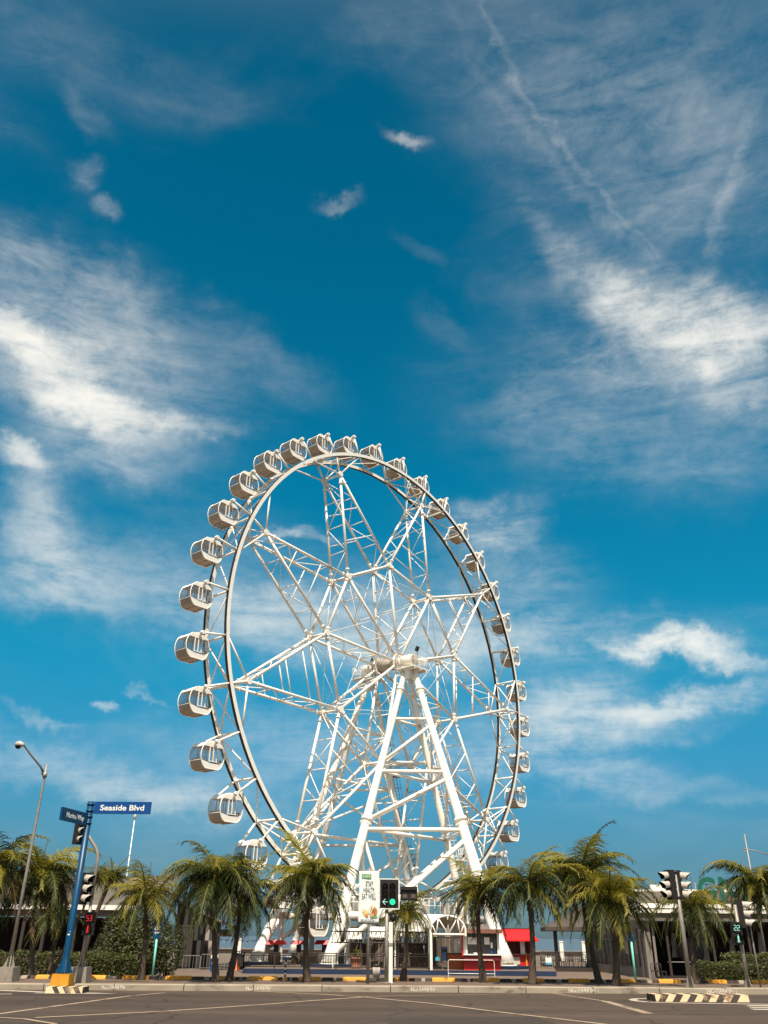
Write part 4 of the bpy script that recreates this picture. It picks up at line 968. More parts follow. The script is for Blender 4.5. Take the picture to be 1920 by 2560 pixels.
# far pedestrian signals
Yq = 31.2
wk = thing('pedestrian_signal', 'grey pole with a green walking figure and countdown 22', 'pedestrian signal', (P(1871.5, 2470, Yq).x, Yq, .16), 0)
X = lambda px, py: P(px, py, Yq).x - wk.location.x; Z = lambda px, py: P(px, py, Yq).z - .16
b = MB(); pole(b, 0, Z(1841, 2262), .07, .055); gussets(b, 0, .065, .25); b.build('pole', STEEL, wk)
walk_signal(wk, (X(1838, 2333), -.12, Z(1838, 2333)), GLED2, '22', .145)
signal_head(wk, (X(1855, 2280), .14, Z(1855, 2284)), R(66), pitch=.27, wdt=.24)
sp = thing('sign_pole', 'thin bare grey pole behind the walking signal', 'pole', (P(1903, 2475, 31.5).x, 31.5, .16), 0)
b = MB(); pole(b, 0, zt(1873, 2280, 31.5)-.16, .032, .026, 8); b.box((0, -.02, zt(1873, 2300, 31.5)-.16), (.05, .05, .3)); b.build('pole_tube', STEEL, sp)

# exit signs on aqua poles
def exit_sign(base, py0, py1, w, label, txt):
    Yv = 38; e = thing('exit_sign', label, 'exit sign', on(base[0], Yv, base[1]), 0); zb = e.location.z
    z0, z1 = P(base[0], py1, Yv).z - zb, P(base[0], py0, Yv).z - zb
    b = MB(); pole(b, 0, z0+.1, .045, .045, 10); b.build('pole', CYAN, e)
    W = w*pxm(base[0], py0, Yv); b = MB(); r_ = .05; pts = []
    for cx, cz, a0 in ((W/2-r_, z1-r_, 0), (-W/2+r_, z1-r_, 90), (-W/2+r_, z0+r_, 180), (W/2-r_, z0+r_, 270)):
        pts += [(cx+r_*math.cos(R(a0+q*30)), -.06, cz+r_*math.sin(R(a0+q*30))) for q in range(4)]
    b.prism(pts, (0, .03, 0)); pl = b.build('sign_plate', BLUE, e)
    if txt:
        t = text('EXIT', 1, 'lettering', LETTER, pl, (0, -.062, z0+(z1-z0)*.62), (R(90), 0, 0), .001, .01, .15); t.data.transform(Matrix.Diagonal((W*.72/t.dimensions.x, .13/t.dimensions.y, 1, 1)))
        b = MB(); zc_ = z0+(z1-z0)*.34; b.box((.03, -.063, zc_), (W*.36, .003, .035)); b.prism([(-W*.32, -.063, zc_), (-W*.14, -.063, zc_+.05), (-W*.14, -.063, zc_-.05)], (0, .003, 0)); b.build('arrow', LETTER, pl)
exit_sign((381, 2439), 2306, 2345, 21, 'blue EXIT sign with an arrow on an aqua pole before the shrub', True)
exit_sign((1589, 2449), 2333, 2352, 16, 'short blue sign on an aqua pole in front of the glazed pavilion', False)
# striped bollard and bin
bo = thing('bollard', 'thin black and white banded bollard with an orange foot, near the yellow fronded palm', 'bollard', G(712, 2452), 0)
s_ = pxm(712, 2430, bo.location.y); hB = 46*s_; b = MB()
for i in range(7): b.tube((0, 0, .1+(hB-.1)*i/7), (0, 0, .1+(hB-.1)*(i+1)/7), .035, .035, 10, i % 2)
b.build('post', [BLKP, LETTER], bo); b = MB(); b.lathe([(.001, .12), (.06, .12), (.09, .1), (.10, 0)], n=12); b.build('foot', mat('orange_foot', (.60, .30, .10), .6, .1), bo)
bi = thing('litter_bin', 'slatted metal litter bin with a flat lid near the banner pole', 'litter bin', K(tk(943, 2450), 5.0), 0)
s_ = pxm(943, 2430, bi.location.y); hb = 36*s_; rb_ = 8*s_; b = MB(); b.lathe([(rb_*.7, 0), (rb_*.82, .08), (rb_*.8, .1)], n=16); b.lathe([(rb_*.9, .1), (rb_*.95, hb*.78)], n=16)
bb = b.build('bin_body', STEEL, bi); b = MB()
for i in range(18): a = math.tau*i/18; b.tube((rb_*.95*math.cos(a), rb_*.95*math.sin(a), .1), (rb_*math.cos(a), rb_*math.sin(a), hb*.78), .018, .018, 5)
b.build('slats', HOODM, bi); b = MB(); b.lathe([(rb_*.9, hb*.8), (rb_*1.08, hb*.84), (rb_*1.05, hb*.95), (.001, hb)], n=16); b.build('lid', DBROWN, bi)

# ------------------------------------------------------------------ deck of the wheel with its fence, gate and kiosks
DT = -.45
def wpt(px, py, Y): p = P(px, py, Y); return Vector((p.x, p.y, p.z))
YD = 64.2
xl, xr = P(606, 2430, YD).x, P(1391, 2432, YD).x
b = MB(); b.prism([(xl, YD, -.8), (xr, YD, -.8), (xr+6, 100, -.8), (xl-2, 100, -.8)], (0, 0, .35)); b.m = [0 if i != 1 else 1 for i in range(len(b.m))]
tag(b.build('deck', [NAVY, PLAZA]), 'low navy edged deck on which the ferris wheel stands', 'deck')
# dark railing along the deck edge
fn = thing('metal_fence', 'long dark brown metal fence along the navy deck edge under the wheel', 'fence', (xl, YD+.25, DT))
def fence_run(parent, a, c, h, step, post, m, r=.016):
    a, c = Vector(a), Vector(c); L_ = (c-a).length; d = (c-a)/L_
    b = MB()
    for z in (h, h-.14, .12): b.tube(a + Vector((0, 0, z)), c + Vector((0, 0, z)), .028, n=6)
    b.build('rail', m, parent)
    b = MB(); n_ = int(L_/step)
    for i in range(n_+1): p = a + d*(i*step); b.tube(p + Vector((0, 0, .12)), p + Vector((0, 0, h-.14)), r, n=4, cap=False)
    b.build('baluster_panel', m, parent)
    k = max(1, round(L_/post))
    for i in range(k+1): b = MB(); p = a.lerp(c, i/k); b.box((p.x, p.y, p.z+h/2+.02), (.07, .07, h+.05)); b.build('fence_post', m, parent)
hF = P(760, 2383, YD+.25).z - DT
xg = P(1072, 2430, YD+.25).x
fence_run(fn, (0, 0, 0), (xg - xl, 0, 0), hF, .17, 2.1, DBROWN)
fence_run(fn, (0, 0, 0), (-1.5, 6.5, 0), hF, .17, 2.1, DBROWN)
def barrier(name, label, a, c, h, m, step=.2, r=.012, m2=None):
    a, c = Vector(a), Vector(c); root = thing(name, label, 'barrier', a); d = c - a
    b = MB(); b.path([(0, 0, 0), (0, 0, h*.9), tuple(d*.03 + Vector((0, 0, h))), tuple(d*.97 + Vector((0, 0, h))), tuple(d + Vector((0, 0, h*.9))), tuple(d)], .02, 6, smooth=False); b.tube((0, 0, h*.18), tuple(d + Vector((0, 0, h*.18))), .02, n=6); b.build('frame', m, root)
    b = MB(); n_ = int(d.length/step)
    for i in range(1, n_): p = d*(i/n_); b.tube(p + Vector((0, 0, h*.18)), p + Vector((0, 0, h)), r, n=4, cap=False)
    b.build('baluster_panel', m2 or m, root); return root
def wb(px0, px1, py, Y): return on(px0, Y, py), on(px1, Y, py)
a_, c_ = wb(1121, 1237, 2439, 62.6); barrier('queue_barrier', 'white queue barrier in front of the red ticket kiosk', a_, c_, P(1180, 2400, 62.6).z - a_.z, WHITE, .3, .009, DBROWN)
a_, c_ = wb(455, 498, 2424, 66); barrier('queue_barrier', 'grey barrier in front of the checkered wall and its shutter door', a_, c_, P(475, 2389, 66).z - a_.z, STEEL, .2)
a_, c_ = wb(500, 560, 2424, 68); barrier('queue_barrier', 'pale barrier between the checkered wall and the dark fence', a_, c_, P(530, 2386, 68).z - a_.z, STEEL, .2)
a_, c_ = wb(1337, 1382, 2424, 70); barrier('queue_barrier', 'pale barrier between the red awning kiosk and the terrace', a_, c_, P(1360, 2390, 70).z - a_.z, STEEL, .25)

# ticket kiosk
YK1 = 65.2
def kfun(Yv): return (lambda px, py=2400: P(px, py, Yv).x), (lambda py, px=1205: P(px, py, Yv).z)
X, Z = kfun(YK1)
x0, x1 = X(1159.5), X(1251.6); zc, zh, zw0, zw1 = Z(2388), Z(2333), Z(2386), Z(2340)
kx = (x0+x1)/2; k1 = thing('ticket_kiosk', 'red and white ticket kiosk with a wide dark serving window', 'kiosk', (kx, YK1, DT)); W = x1-x0; D = 2.6
b = MB(); zl = zc - DT; zhh = zh - DT
b.box((0, D/2, zl/2), (W, D, zl), 0); b.box((0, -.05, zl-.16), (W+.06, .5, .32), 1); b.build('counter_base', [RED, DRED], k1)
b = MB(); b.box((0, -.12, zl+.03), (W+.1, .55, .06)); b.build('counter_top', WHITER, k1)
b = MB(); 
for x in (-W/2+.14, W/2-.10): b.box((x, .1, (zl+zhh)/2), (.26 if x < 0 else .16, .2, zhh-zl))
b.box((0, D-.05, (zl+zhh)/2), (W, .1, zhh-zl))
for x in (-W/2+.05, W/2-.05): b.box((x, D/2+.1, (zl+zhh)/2), (.1, D-.2, zhh-zl))
b.build('wall', WHITER, k1)
b = MB(); b.box((-W/2-.08, -.05, (zl+zhh)/2+.1), (.10, .14, zhh-zl+.4)); b.build('corner_post', RED, k1)
b = MB(); b.box((0, D/2-.2, zhh+.12), (W+.25, D+.8, .26)); b.build('roof', mat('maroon_header', (.20, .085, .06), .7, .15), k1)
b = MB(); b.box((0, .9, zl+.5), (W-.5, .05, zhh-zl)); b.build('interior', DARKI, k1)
b = MB(); b.box((.0, .12, (zl+zhh)/2), (W-.5, .02, zhh-zl-.1)); b.build('window', DGLS, k1)
b = MB()
for px0, px1 in ((1171, 1205), (1213, 1226)): b.box(((X(px0)+X(px1))/2-kx, .08, Z(2352)-DT), (X(px1)-X(px0), .03, Z(2344)-Z(2362)))
b.build('menu_board', WHITER, k1)
b = MB(); b.box((X(1231)-kx, .06, Z(2363)-DT), (.14, .03, .36), 0); b.box((X(1230.5)-kx, .05, Z(2380)-DT), (.16, .06, .34), 1); b.box((X(1189)-kx, -.05, zl+.11), (.22, .08, .09), 0); b.box((X(1236.5)-kx, 0, zl+.14), (.12, .12, .2), 2)
b.build('counter_items', [WHITER, BLUEF, DARKM], k1)
# awning kiosk
YK2 = 72
X, Z = kfun(YK2); x0, x1 = X(1262), X(1336.5); kx = (x0+x1)/2; W = x1-x0; D = 2.6
k2 = thing('snack_kiosk', 'red and white snack kiosk under a bright red sloping awning', 'kiosk', (kx, YK2, DT)); zl = Z(2386)-DT; ze = Z(2349)-DT; zr = Z(2322)-DT
b = MB(); b.box((-.25, D/2, zl/2), (W-.5, D, zl)); b.box((W/2-.28, D/2, zl/2), (.5, D, zl)); b.build('counter_base', RED, k2)
b = MB(); b.box((0, -.08, zl+.03), (W+.06, .4, .06)); b.build('counter_top', DBROWN, k2)
for xa, xb in ((1262, 1270), (1303, 1314), (1329, 1336.5)): b = MB(); b.box(((X(xa)+X(xb))/2-kx, .1, (zl+ze+.15)/2), (X(xb)-X(xa), .2, ze+.15-zl)); b.build('wall_panel', WHITER, k2)
b = MB(); b.box((0, D-.06, (zl+zr)/2-.2), (W, .12, zr-zl-.4)); b.build('wall', WHITER, k2)
b = MB(); b.box((0, .75, (zl+ze)/2), (W-.3, .05, ze-zl)); b.build('interior', DRED, k2)
b = MB(); b.box((X(1286)-kx, -.03, Z(2401)-DT), (X(1300)-X(1273), .03, .5)); b.build('price_board', mat('price_board_paper', (.52, .46, .38), .8, .2, 9, stretch=(1, 1, 6)), k2)
b = MB(); b.box((X(1316)-kx, -.05, zl*.55), (.1, .04, zl*1.2)); b.build('upright_trim', YEL, k2)
b = MB(); xa, xb, xe = X(1252)-kx, X(1331)-kx, X(1346.6)-kx
top = [(xa, .9, zr), (xb, .9, zr)]; n_ = 16
vs_ = []; 
for i in range(n_+1):
    u = i/n_; e = .015*(i % 2); vs_ += [(xa+(xb-xa)*u, .9, zr+e), (xa-.05+(xe-xa+.05)*u, -.75, ze+e), (xa-.05+(xe-xa+.05)*u, -.75, ze-.1+e)]
b.add(vs_, [(3*i+1, 3*i+4, 3*i+3, 3*i) for i in range(n_)] + [(3*i+2, 3*i+5, 3*i+4, 3*i+1) for i in range(n_)], 0)
b.add([(xb, .9, zr), (xe, -.75, ze), (xe-.1, D, ze), (xb-.1, D-.5, zr)], [(0, 1, 2, 3)], 0); b.add([(xa, .9, zr), (xb, .9, zr), (xb-.1, D-.3, zr-.05), (xa, D-.3, zr-.05)], [(0, 1, 2, 3)], 0)
aw = b.build('awning', mat('red_awning_sheet', (.62, .014, .016), .45, .08, 2), k2); so = aw.modifiers.new('thickness', 'SOLIDIFY'); so.thickness = .03
b = MB(); b.box(((xa+xb)/2, .9, zr+.03), (xb-xa+.1, .12, .07)); b.build('ridge', DRED, k2)

# arched gate
YG = 64.6
X, Z = kfun(YG); xa, xb = X(1078), X(1166); gx = (xa+xb)/2
gt = thing('arched_gate', 'white tubular gate with an arched truss over the wheel entrance', 'gate', (gx, YG, DT)); zb_ = Z(2336, 1120)-DT; za = Z(2289.5, 1120)-DT; W = xb-xa
b = MB()
b.box((-W/2, 0, zb_/2+.25), (.16, .16, zb_+.5)); b.box((W/2, 0, zb_+.15), (.12, .12, .5))
b.build('post', WHITE, gt)
arc = [(-W/2*math.cos(math.pi*i/16), zb_ + .25 + (za-zb_-.25)*math.sin(math.pi*i/16)) for i in range(17)]
b = MB(); b.tube((-W/2, 0, zb_), (W/2, 0, zb_), .07, n=8); b.path([(x, 0, z) for x, z in arc], .065, 8)
lo_ = [-.72, 0, .72]; up = [2, 4, 8, 12, 14]
for lx, ui in ((-.68, 2), (-.68, 5), (0, 5), (0, 8), (0, 11), (.68, 11), (.68, 14)): b.tube((lx*W/2, 0, zb_), (arc[ui][0], 0, arc[ui][1]), .045, n=6)
b.build('arch_truss', WHITE, gt)
b = MB(); n_ = len(arc); vs_ = [(x*1.0-.0, .1, z+.06) for x, z in arc] + [(x-1.8, 11, z+.35) for x, z in arc]
b.add(vs_, [(i, i+1, n_+i+1, n_+i) for i in range(n_-1)], 0, True); cv = b.build('canopy_vault', WHITER, gt); so = cv.modifiers.new('thickness', 'SOLIDIFY'); so.thickness = .04
b = MB()
for x in (-.62, .05): b.box((arc[8][0]+x*0, -.05, arc[8][1]-.35), (.09, .12, .22))
b.build('spotlight', WHITE, gt)
# long curved roof to the left of the gate
YR = 66.5
X, Z = kfun(YR); xa, xb = X(985), X(1076)
cr = thing('entrance_canopy', 'long white curved roof over the queue, left of the arched gate', 'canopy', ((xa+xb)/2, YR, DT)); W = xb-xa; z0_, z1_ = Z(2328, 1030)-DT, Z(2293, 1030)-DT
b = MB(); n_ = 10; pr = [(4.5*i/n_, z0_ + (z1_-z0_)*math.sin(math.pi/2*i/n_)) for i in range(n_+1)]
b.add([(-W/2, y, z) for y, z in pr] + [(W/2, y, z) for y, z in pr], [(i, n_+1+i, n_+2+i, i+1) for i in range(n_)], 0, True); o = b.build('roof', WHITER, cr); so = o.modifiers.new('thickness', 'SOLIDIFY'); so.thickness = .05
b = MB(); 
for z in (z0_-.05, z0_-.75): b.tube((-W/2-4.5, .0, z), (W/2, .0, z), .045, n=6, mi=0)
for i in range(22): x = -W/2-4.5 + (W+4.5)*i/22; b.tube((x, 0, z0_-.05), (x+(W+4.5)/44, 0, z0_-.75), .028, n=5); b.tube((x+(W+4.5)/44, 0, z0_-.75), (x+(W+4.5)/22, 0, z0_-.05), .028, n=5)
b.build('truss', DBROWN, cr)
for x in (X(988)-(xa+xb)/2, W/2-.1, -W/2-4.3): b = MB(); b.box((x, 0, z0_/2), (.10, .10, z0_)); b.build('post', WHITE, cr)
# drive station of the wheel: raised beam with walkway, columns and machinery
u_ = Vector((math.cos(WAZ), math.sin(WAZ), 0)); n_v = Vector((-u_.y, u_.x, 0)); base_ = Vector((WX, WY, DT))
ds = thing('drive_station', 'white raised walkway and drive machinery below the rim of the wheel', 'platform', base_, WAZ)
zP = 1.55 + 1.55 - DT
for s in (1, -1):
    y = -s*3.1; b = MB(); b.tube((-9.5, y-s*.9, zP-.1), (9.5, y-s*.9, zP-.1), .22, n=12); b.tube((-9.5, y+s*.9, zP-.1), (9.5, y+s*.9, zP-.1), .18, n=12); b.box((0, y, zP+.16), (19, 1.9, .07))
    for i in range(9): b.box((-9.2+2.3*i, y, zP+.02), (.14, 1.9, .2))
    b.build('walkway', WHITE, ds)
    b = MB(); railing(b, [(-9.5, y-s*.9, 0), (9.5, y-s*.9, 0)], zP+.2, 1.15, .8, .03, .045, 5); b.build('railing', WHITE, ds)
    for i in range(6):
        b = MB(); x = -9+3.6*i; b.box((x, y-s*.6, zP/2), (.30, .30, zP)); b.build('column', HUBM if i % 2 else WHITE, ds)
    for i in range(4):
        b = MB(); x = -6+4*i; b.box((x, y+s*.9, zP+.75), (1.2, .7, .9)); b.tube((x-.2, y+s*1.7, zP+.9), (x+.5, y+s*.9, zP+.9), .34, n=14, mi=1); b.build('drive_motor', [WHITE, DARKM], ds)
b = MB(); b.box((0, 0, .35), (17, 3.4, .7), 0)
for i in range(14):
    x = -8+1.2*i; b.box((x, -1.9, 1.3), (.08, .08, 1.4), 1); b.box((x+.6, -1.9, 1.15), (.9, .03, .7), 2)
b.build('boarding_platform', [PLAZA, STEEL, DARKM], ds)
b = MB(); b.box((3.5, -6.0, 1.5), (3.2, 2.4, 3.0), 0); b.box((3.5, -7.25, 1.9), (2.6, .06, 1.2), 1); b.build('control_booth', [HUBM, DARKM], ds)
# dark wooden screens and a shade sail under the station, as seen behind the fence
def screen(name, label, px0, px1, py0, Yv, m, cat='screen'):
    a, c = P(px0, 2400, Yv), P(px1, 2400, Yv); h = P((px0+px1)/2, py0, Yv).z - DT; W = c.x-a.x
    r = thing(name, label, cat, ((a.x+c.x)/2, Yv, DT)); b = MB(); n_ = max(3, int(W/.32))
    for i in range(n_): b.box((-W/2+W*(i+.5)/n_, .03*(i % 2), h/2), (W/n_*.86, .06, h))
    b.build('slat_panel', m, r); b = MB(); b.box((0, .1, h+.03), (W+.1, .2, .1)); b.box((0, .1, .4), (W, .05, .1)); b.box((-W/2+.05, .13, h/2), (.08, .06, h)); b.box((W/2-.05, .13, h/2), (.08, .06, h)); b.build('frame', DBROWN, r); return r
BRSC = mat('brown_slats', (.085, .062, .048), .8, .3, 3, island=.4)
screen('slatted_screen', 'tall dark slatted screen behind the near foot of the wheel', 850, 906, 2322, 72, BRSC)
screen('slatted_screen', 'dark slatted screen behind the banner pole and white post', 915, 1000, 2352, 71, BRSC)
screen('slatted_screen', 'brown slatted screen behind the little palm and the fence', 1004, 1072, 2362, 73, BRSC)
screen('slatted_screen', 'dark slatted screen seen through the arched gate', 1082, 1158, 2345, 74, BRSC)
for px0, px1, py, Yv, lab in ((870, 905, 2344, 69, 'white tilted shade panel beside the slanting strut of the wheel'), (923, 965, 2340, 68.5, 'striped shadowed white shade panel behind the banner pole'), (966, 1000, 2348, 70, 'small white shade panel behind the white metal post')):
    a, c = P(px0, py, Yv), P(px1, py, Yv); W = c.x-a.x; r = thing('shade_panel', lab, 'shade', ((a.x+c.x)/2, Yv, DT)); h = a.z-DT
    b = MB(); b.box((0, .5, h+.25), (W, 1.5, .05), rot=Matrix.Rotation(R(28), 3, 'X')); b.build('sheet', WHITER, r)
    for x in (-W/2+.1, W/2-.1): b = MB(); b.box((x, .6, h/2), (.07, .07, h)); b.build('post', STEEL, r)
# things at the entrance
def box_thing(name, label, cat, px, py0, py1, Yv, w, d, m, part):
    a = P(px, py1, Yv); zb = max(DT, a.z) if Yv > YD else zg(a.x, Yv); h = P(px, py0, Yv).z - zb
    r = thing(name, label, cat, (a.x, Yv, zb)); return r, h
r, h = box_thing('ticket_machine', 'blue ticket machine on two legs inside the arched gate', 'ticket machine', 1112, 2368, 2428, 66, .5, .3, BLUEF, '')
b = MB(); b.box((0, 0, h-.4), (.42, .3, .85)); b.box((0, -.155, h-.25), (.3, .02, .3)); b.build('machine_body', NAVY, r); b = MB()
for x in (-.15, .15): b.box((x, 0, (h-.8)/2), (.05, .05, h-.8))
b.build('leg', STEEL, r)
r, h = box_thing('entrance_booth', 'small orange fronted booth with a white bollard statue beside the gate', 'booth', 1137, 2385, 2428, 67, 1, 1, None, '')
b = MB(); b.box((0, 0, h/2), (1.0, .7, h)); b.build('booth_front', mat('orange_panel', (.50, .13, .05), .6, .25, 3), r); b = MB(); b.box((0, 0, h+.03), (1.15, .85, .06)); b.build('booth_top', DBROWN, r)
b = MB(); b.lathe([(.22, h+.06), (.20, h+.5), (.14, h+.62), (.15, h+.8), (.06, h+.95), (.001, h+1.0)], (.18, 0, 0), 12); b.box((.18, 0, h+.72), (.5, .08, .08)); b.build('white_figure', WHITE, r)
r, h = box_thing('notice_sign', 'small aqua notice hanging on the fence by the gate', 'sign', 1094, 2390, 2428, 64.35, 1, 1, None, ''); b = MB(); b.box((0, -.06, h-.18), (.28, .02, .2)); b.box((0, -.06, h-.05), (.08, .015, .08)); b.build('notice_plate', mat('aqua_plate', (.05, .35, .42), .5, .1), r)
# potted plant
r, h = box_thing('potted_plant', 'terracotta pot with a spiky plant behind the dark fence', 'plant', 889, 2393, 2422, 66, 1, 1, None, '')
b = MB(); b.lathe([(.26, 0), (.30, .1), (.28, .12), (.36, h*.8), (.42, h*.82), (.42, h), (.34, h)], n=16); b.build('pot', mat('terracotta', (.30, .12, .07), .85, .2, 4), r)
b = MB(); rnd = random.Random(9)
for i in range(70):
    a = rnd.uniform(0, 6.28); e = R(rnd.uniform(20, 85)); l = rnd.uniform(.5, .95); d = Vector((math.cos(a)*math.cos(e), math.sin(a)*math.cos(e), math.sin(e))); p = Vector((0, 0, h)); s = d.cross(Vector((0, 0, 1))).normalized()*.03; q = p + d*l*.6; t2 = q + (d + Vector((0, 0, -.7)))*l*.4
    b.add([p-s, p+s, q+s, q-s, t2], [(0, 1, 2, 3), (3, 2, 4)], i % 2)
b.build('foliage', [LEAFM, LEAFY], r)
# red roofed tables
for px0, px1, Yv, lab in ((665, 717, 74, 'red flat canopy on a dark post with a barrel table, farthest from the banner'), (727, 768, 76, 'red flat canopy partly behind the shadowed wheel leg'), (786, 836, 74, 'red flat canopy right beside the near wheel leg')):
    pa, pb = P(px0, 2358, Yv), P(px1, 2358, Yv); W = pb.x-pa.x; r = thing('canopy_table', lab, 'canopy', ((pa.x+pb.x)/2, Yv, DT), 0, 'red canopies by the sea wall'); h = pa.z-DT
    b = MB(); b.add([(-W/2, -.7, h-.08), (W/2, -.7, h-.08), (W/2, .7, h-.08), (-W/2, .7, h-.08), (-W/2+.2, -.5, h+.22), (W/2-.2, -.5, h+.22), (W/2-.2, .5, h+.22), (-W/2+.2, .5, h+.22)], [(0, 1, 5, 4), (1, 2, 6, 5), (2, 3, 7, 6), (3, 0, 4, 7), (4, 5, 6, 7), (3, 2, 1, 0)]); b.build('roof', RED, r)
    b = MB(); b.box((0, 0, h/2), (.36, .3, h)); b.build('post', DBROWN, r)
    b = MB(); b.lathe([(.42, 0), (.52, .4), (.46, .85), (.001, .86)], (-.05, -.4, 0), 14); b.build('barrel', BRSC, r)
# sea wall
b = MB(); zw = P(700, 2374, 108).z; b.box((0, 108.5, (zw-1.6)/2), (300, .6, zw+1.6)); b.box((0, 108.4, zw+.05), (300, .9, .12))
tag(b.build('sea_wall', CONC), 'low grey concrete sea wall along the water behind the wheel', 'wall')
for px in (597, 1404, 1460): 
    p = P(px, 2385, 107.8); r = thing('wall_pillar', 'short white pillar standing at the sea wall', 'pillar', (p.x, 107.7, -.75), 0, 'white pillars at the sea wall'); b = MB(); b.box((0, 0, .9), (.42, .35, 2.0)); b.box((0, 0, 1.95), (.52, .45, .12)); b.build('pillar_body', WHITE2, r)
cn = thing('traffic_cone', 'orange traffic cone by the curving palm trunk', 'traffic cone', on(593, 70, 2420)); b = MB(); b.lathe([(.2, 0), (.2, .05), (.15, .05), (.03, .85), (.001, .86)], n=12); b.build('cone_body', mat('orange_cone', (.62, .16, .05), .5, .1), cn)
bb = thing('recycling_bin', 'blue and white bin box by the checkered wall', 'bin', on(535, 67, 2424)); hh = P(535, 2387, 67).z - bb.location.z; b = MB(); b.box((0, 0, hh*.4), (.46, .4, hh*.8), 0); b.box((0, 0, hh*.88), (.5, .44, hh*.2), 1); b.box((0, -.21, hh*.5), (.3, .02, .12), 1); b.build('bin_box', [BLUEF, WHITER], bb)
# bunting on string from the wheel to the left
b = MB(); p0, p1 = P(500, 2340, 76), P(760, 2330, 80)
pts = [p0.lerp(p1, i/20) + Vector((0, 0, -.5*math.sin(math.pi*i/20))) for i in range(21)]; b.path(pts, .012, 4)
for p in pts: b.lathe([(.001, -.12), (.05, -.07), (.03, 0)], p, 6)
tag(b.build('string_lights', DBROWN), 'sagging string of small lamps before the sea', 'string lights')

# ------------------------------------------------------------------ restaurant with the dark open front
def ribbed(b, x0, x1, y0, z0, y1, z1, step, h, mi=0):
    """roof sheet rising from (y0,z0) to (y1,z1) with long ribs across it"""
    n_ = max(2, int(math.hypot(y1-y0, z1-z0)/step)); vs_ = []; d = Vector((0, y1-y0, z1-z0)).normalized(); nn_ = Vector((0, -d.z, d.y))
    for i in range(n_+1):
        p = Vector((0, y0, z0)).lerp(Vector((0, y1, z1)), i/n_); q = p + nn_*h
        vs_ += [(x0, p.y, p.z), (x1, p.y, p.z), (x0, q.y, q.z), (x1, q.y, q.z)]
    b.add(vs_, [(4*i+2, 4*i+3, 4*(i+1)+1, 4*(i+1)) for i in range(n_)] + [(4*i, 4*i+1, 4*i+3, 4*i+2) for i in range(n_+1)], mi)
YL_ = 60
xL0, xL1 = P(-420, 2350, YL_).x, P(330, 2350, YL_).x; gz_ = -.75
rs = thing('restaurant', 'low restaurant with a dark open front, brown fascia and ribbed grey roof', 'building', ((xL0+xL1)/2, YL_, gz_)); W = xL1-xL0
ZL = lambda py, px=150, Y=YL_: P(px, py, Y).z - gz_
zf0, zf1, zf2 = ZL(2291), ZL(2274), ZL(2262)
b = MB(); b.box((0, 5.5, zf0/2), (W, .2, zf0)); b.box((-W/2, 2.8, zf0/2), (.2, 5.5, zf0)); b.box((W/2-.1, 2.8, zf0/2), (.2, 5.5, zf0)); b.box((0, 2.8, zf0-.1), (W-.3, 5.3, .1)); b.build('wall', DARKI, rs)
b = MB(); b.box((0, 0, (zf0+zf1)/2), (W+.3, .25, zf1-zf0)); 
for i in range(14): b.box((-W/2+W*i/13, -.14, (zf0+zf1)/2), (.04, .04, zf1-zf0))
b.build('fascia', FASC, rs)
b = MB(); b.box((0, -.1, (zf1+zf2)/2), (W+.6, .6, zf2-zf1)); b.build('gutter', WHITER, rs)
zt_ = ZL(2193, 310, 68); b = MB(); ribbed(b, -W/2-.2, W/2+.9, .1, zf2-.1, 8, zt_, .32, .07); b.build('roof', ROOFG, rs)
for px in (52, 105, 182, 262):
    b = MB(); b.box((P(px, 2350, YL_).x - rs.location.x, .1, zf0/2), (.2, .2, zf0)); b.build('post', DBROWN, rs)
for px, w_ in ((52, 1.2), (190, .8)):
    b = MB(); x = P(px, 2350, YL_).x - rs.location.x; b.box((x, .8, .75), (w_, .7, .06)); b.box((x, .8, .37), (.08, .08, .74)); b.build('terrace_table', mat('pale_table', (.42, .34, .28), .6, .2), rs)
b = MB()
for px in (30, 52, 75, 98): x = P(px, 2350, YL_).x - rs.location.x; b.tube((x, 1.2, .1), (x+.5, 1.4, 2.0), .05, n=5)
b.build('chairs', DBROWN, rs)
# checkered end building
YCk = 73
ck = thing('checkered_building', 'small building clad in grey checkered panels under a lean-to roof', 'building', (P(430, 2400, YCk).x, YCk, gz_)); ox = ck.location.x
Xc = lambda px, py=2350: P(px, py, YCk).x - ox; Zc = lambda py, px=490: P(px, py, YCk).z - gz_
xr_ = Xc(541); roofz = lambda x: Zc(2256, 440) + (Zc(2298, 530) - Zc(2256, 440))*(x - Xc(440))/(Xc(530) - Xc(440))
b = MB(); b.add([(0, .12, 0), (xr_, .12, 0), (xr_, .12, roofz(xr_)-.05), (0, .12, roofz(0)-.05), (0, 1.6, 0), (xr_, 1.6, 0), (xr_, 1.6, roofz(xr_)-.05), (0, 1.6, roofz(0)-.05)], [(0, 1, 2, 3), (1, 5, 6, 2), (4, 7, 6, 5), (0, 3, 7, 4)]); b.build('wall', WALLW, ck)
CK = [mat('light_grey_panel', (.33, .28, .24), .7, .1, 2), mat('slate_panel', (.060, .058, .056), .7, .12, 2), mat('black_panel', (.018, .013, .012), .7, .1, 2)]
b = MB(); cw_ = xr_/11; rows = [0, Zc(2384), Zc(2351), Zc(2315), 99]
for j in range(4):
    for i in range(11):
        x0_, x1_ = i*cw_, (i+1)*cw_; lo_, hi = rows[j], min(rows[j+1], min(roofz(x0_), roofz(x1_))-.08)
        if hi - lo_ > .1: b.box(((x0_+x1_)/2, .06 - .004*((i+j) % 2), (lo_+hi)/2), (cw_*.985, .1, hi-lo_-.02), (i + 2*j + (j % 2)) % 3)
b.build('cladding', CK, ck)
b = MB(); xe = Xc(577)
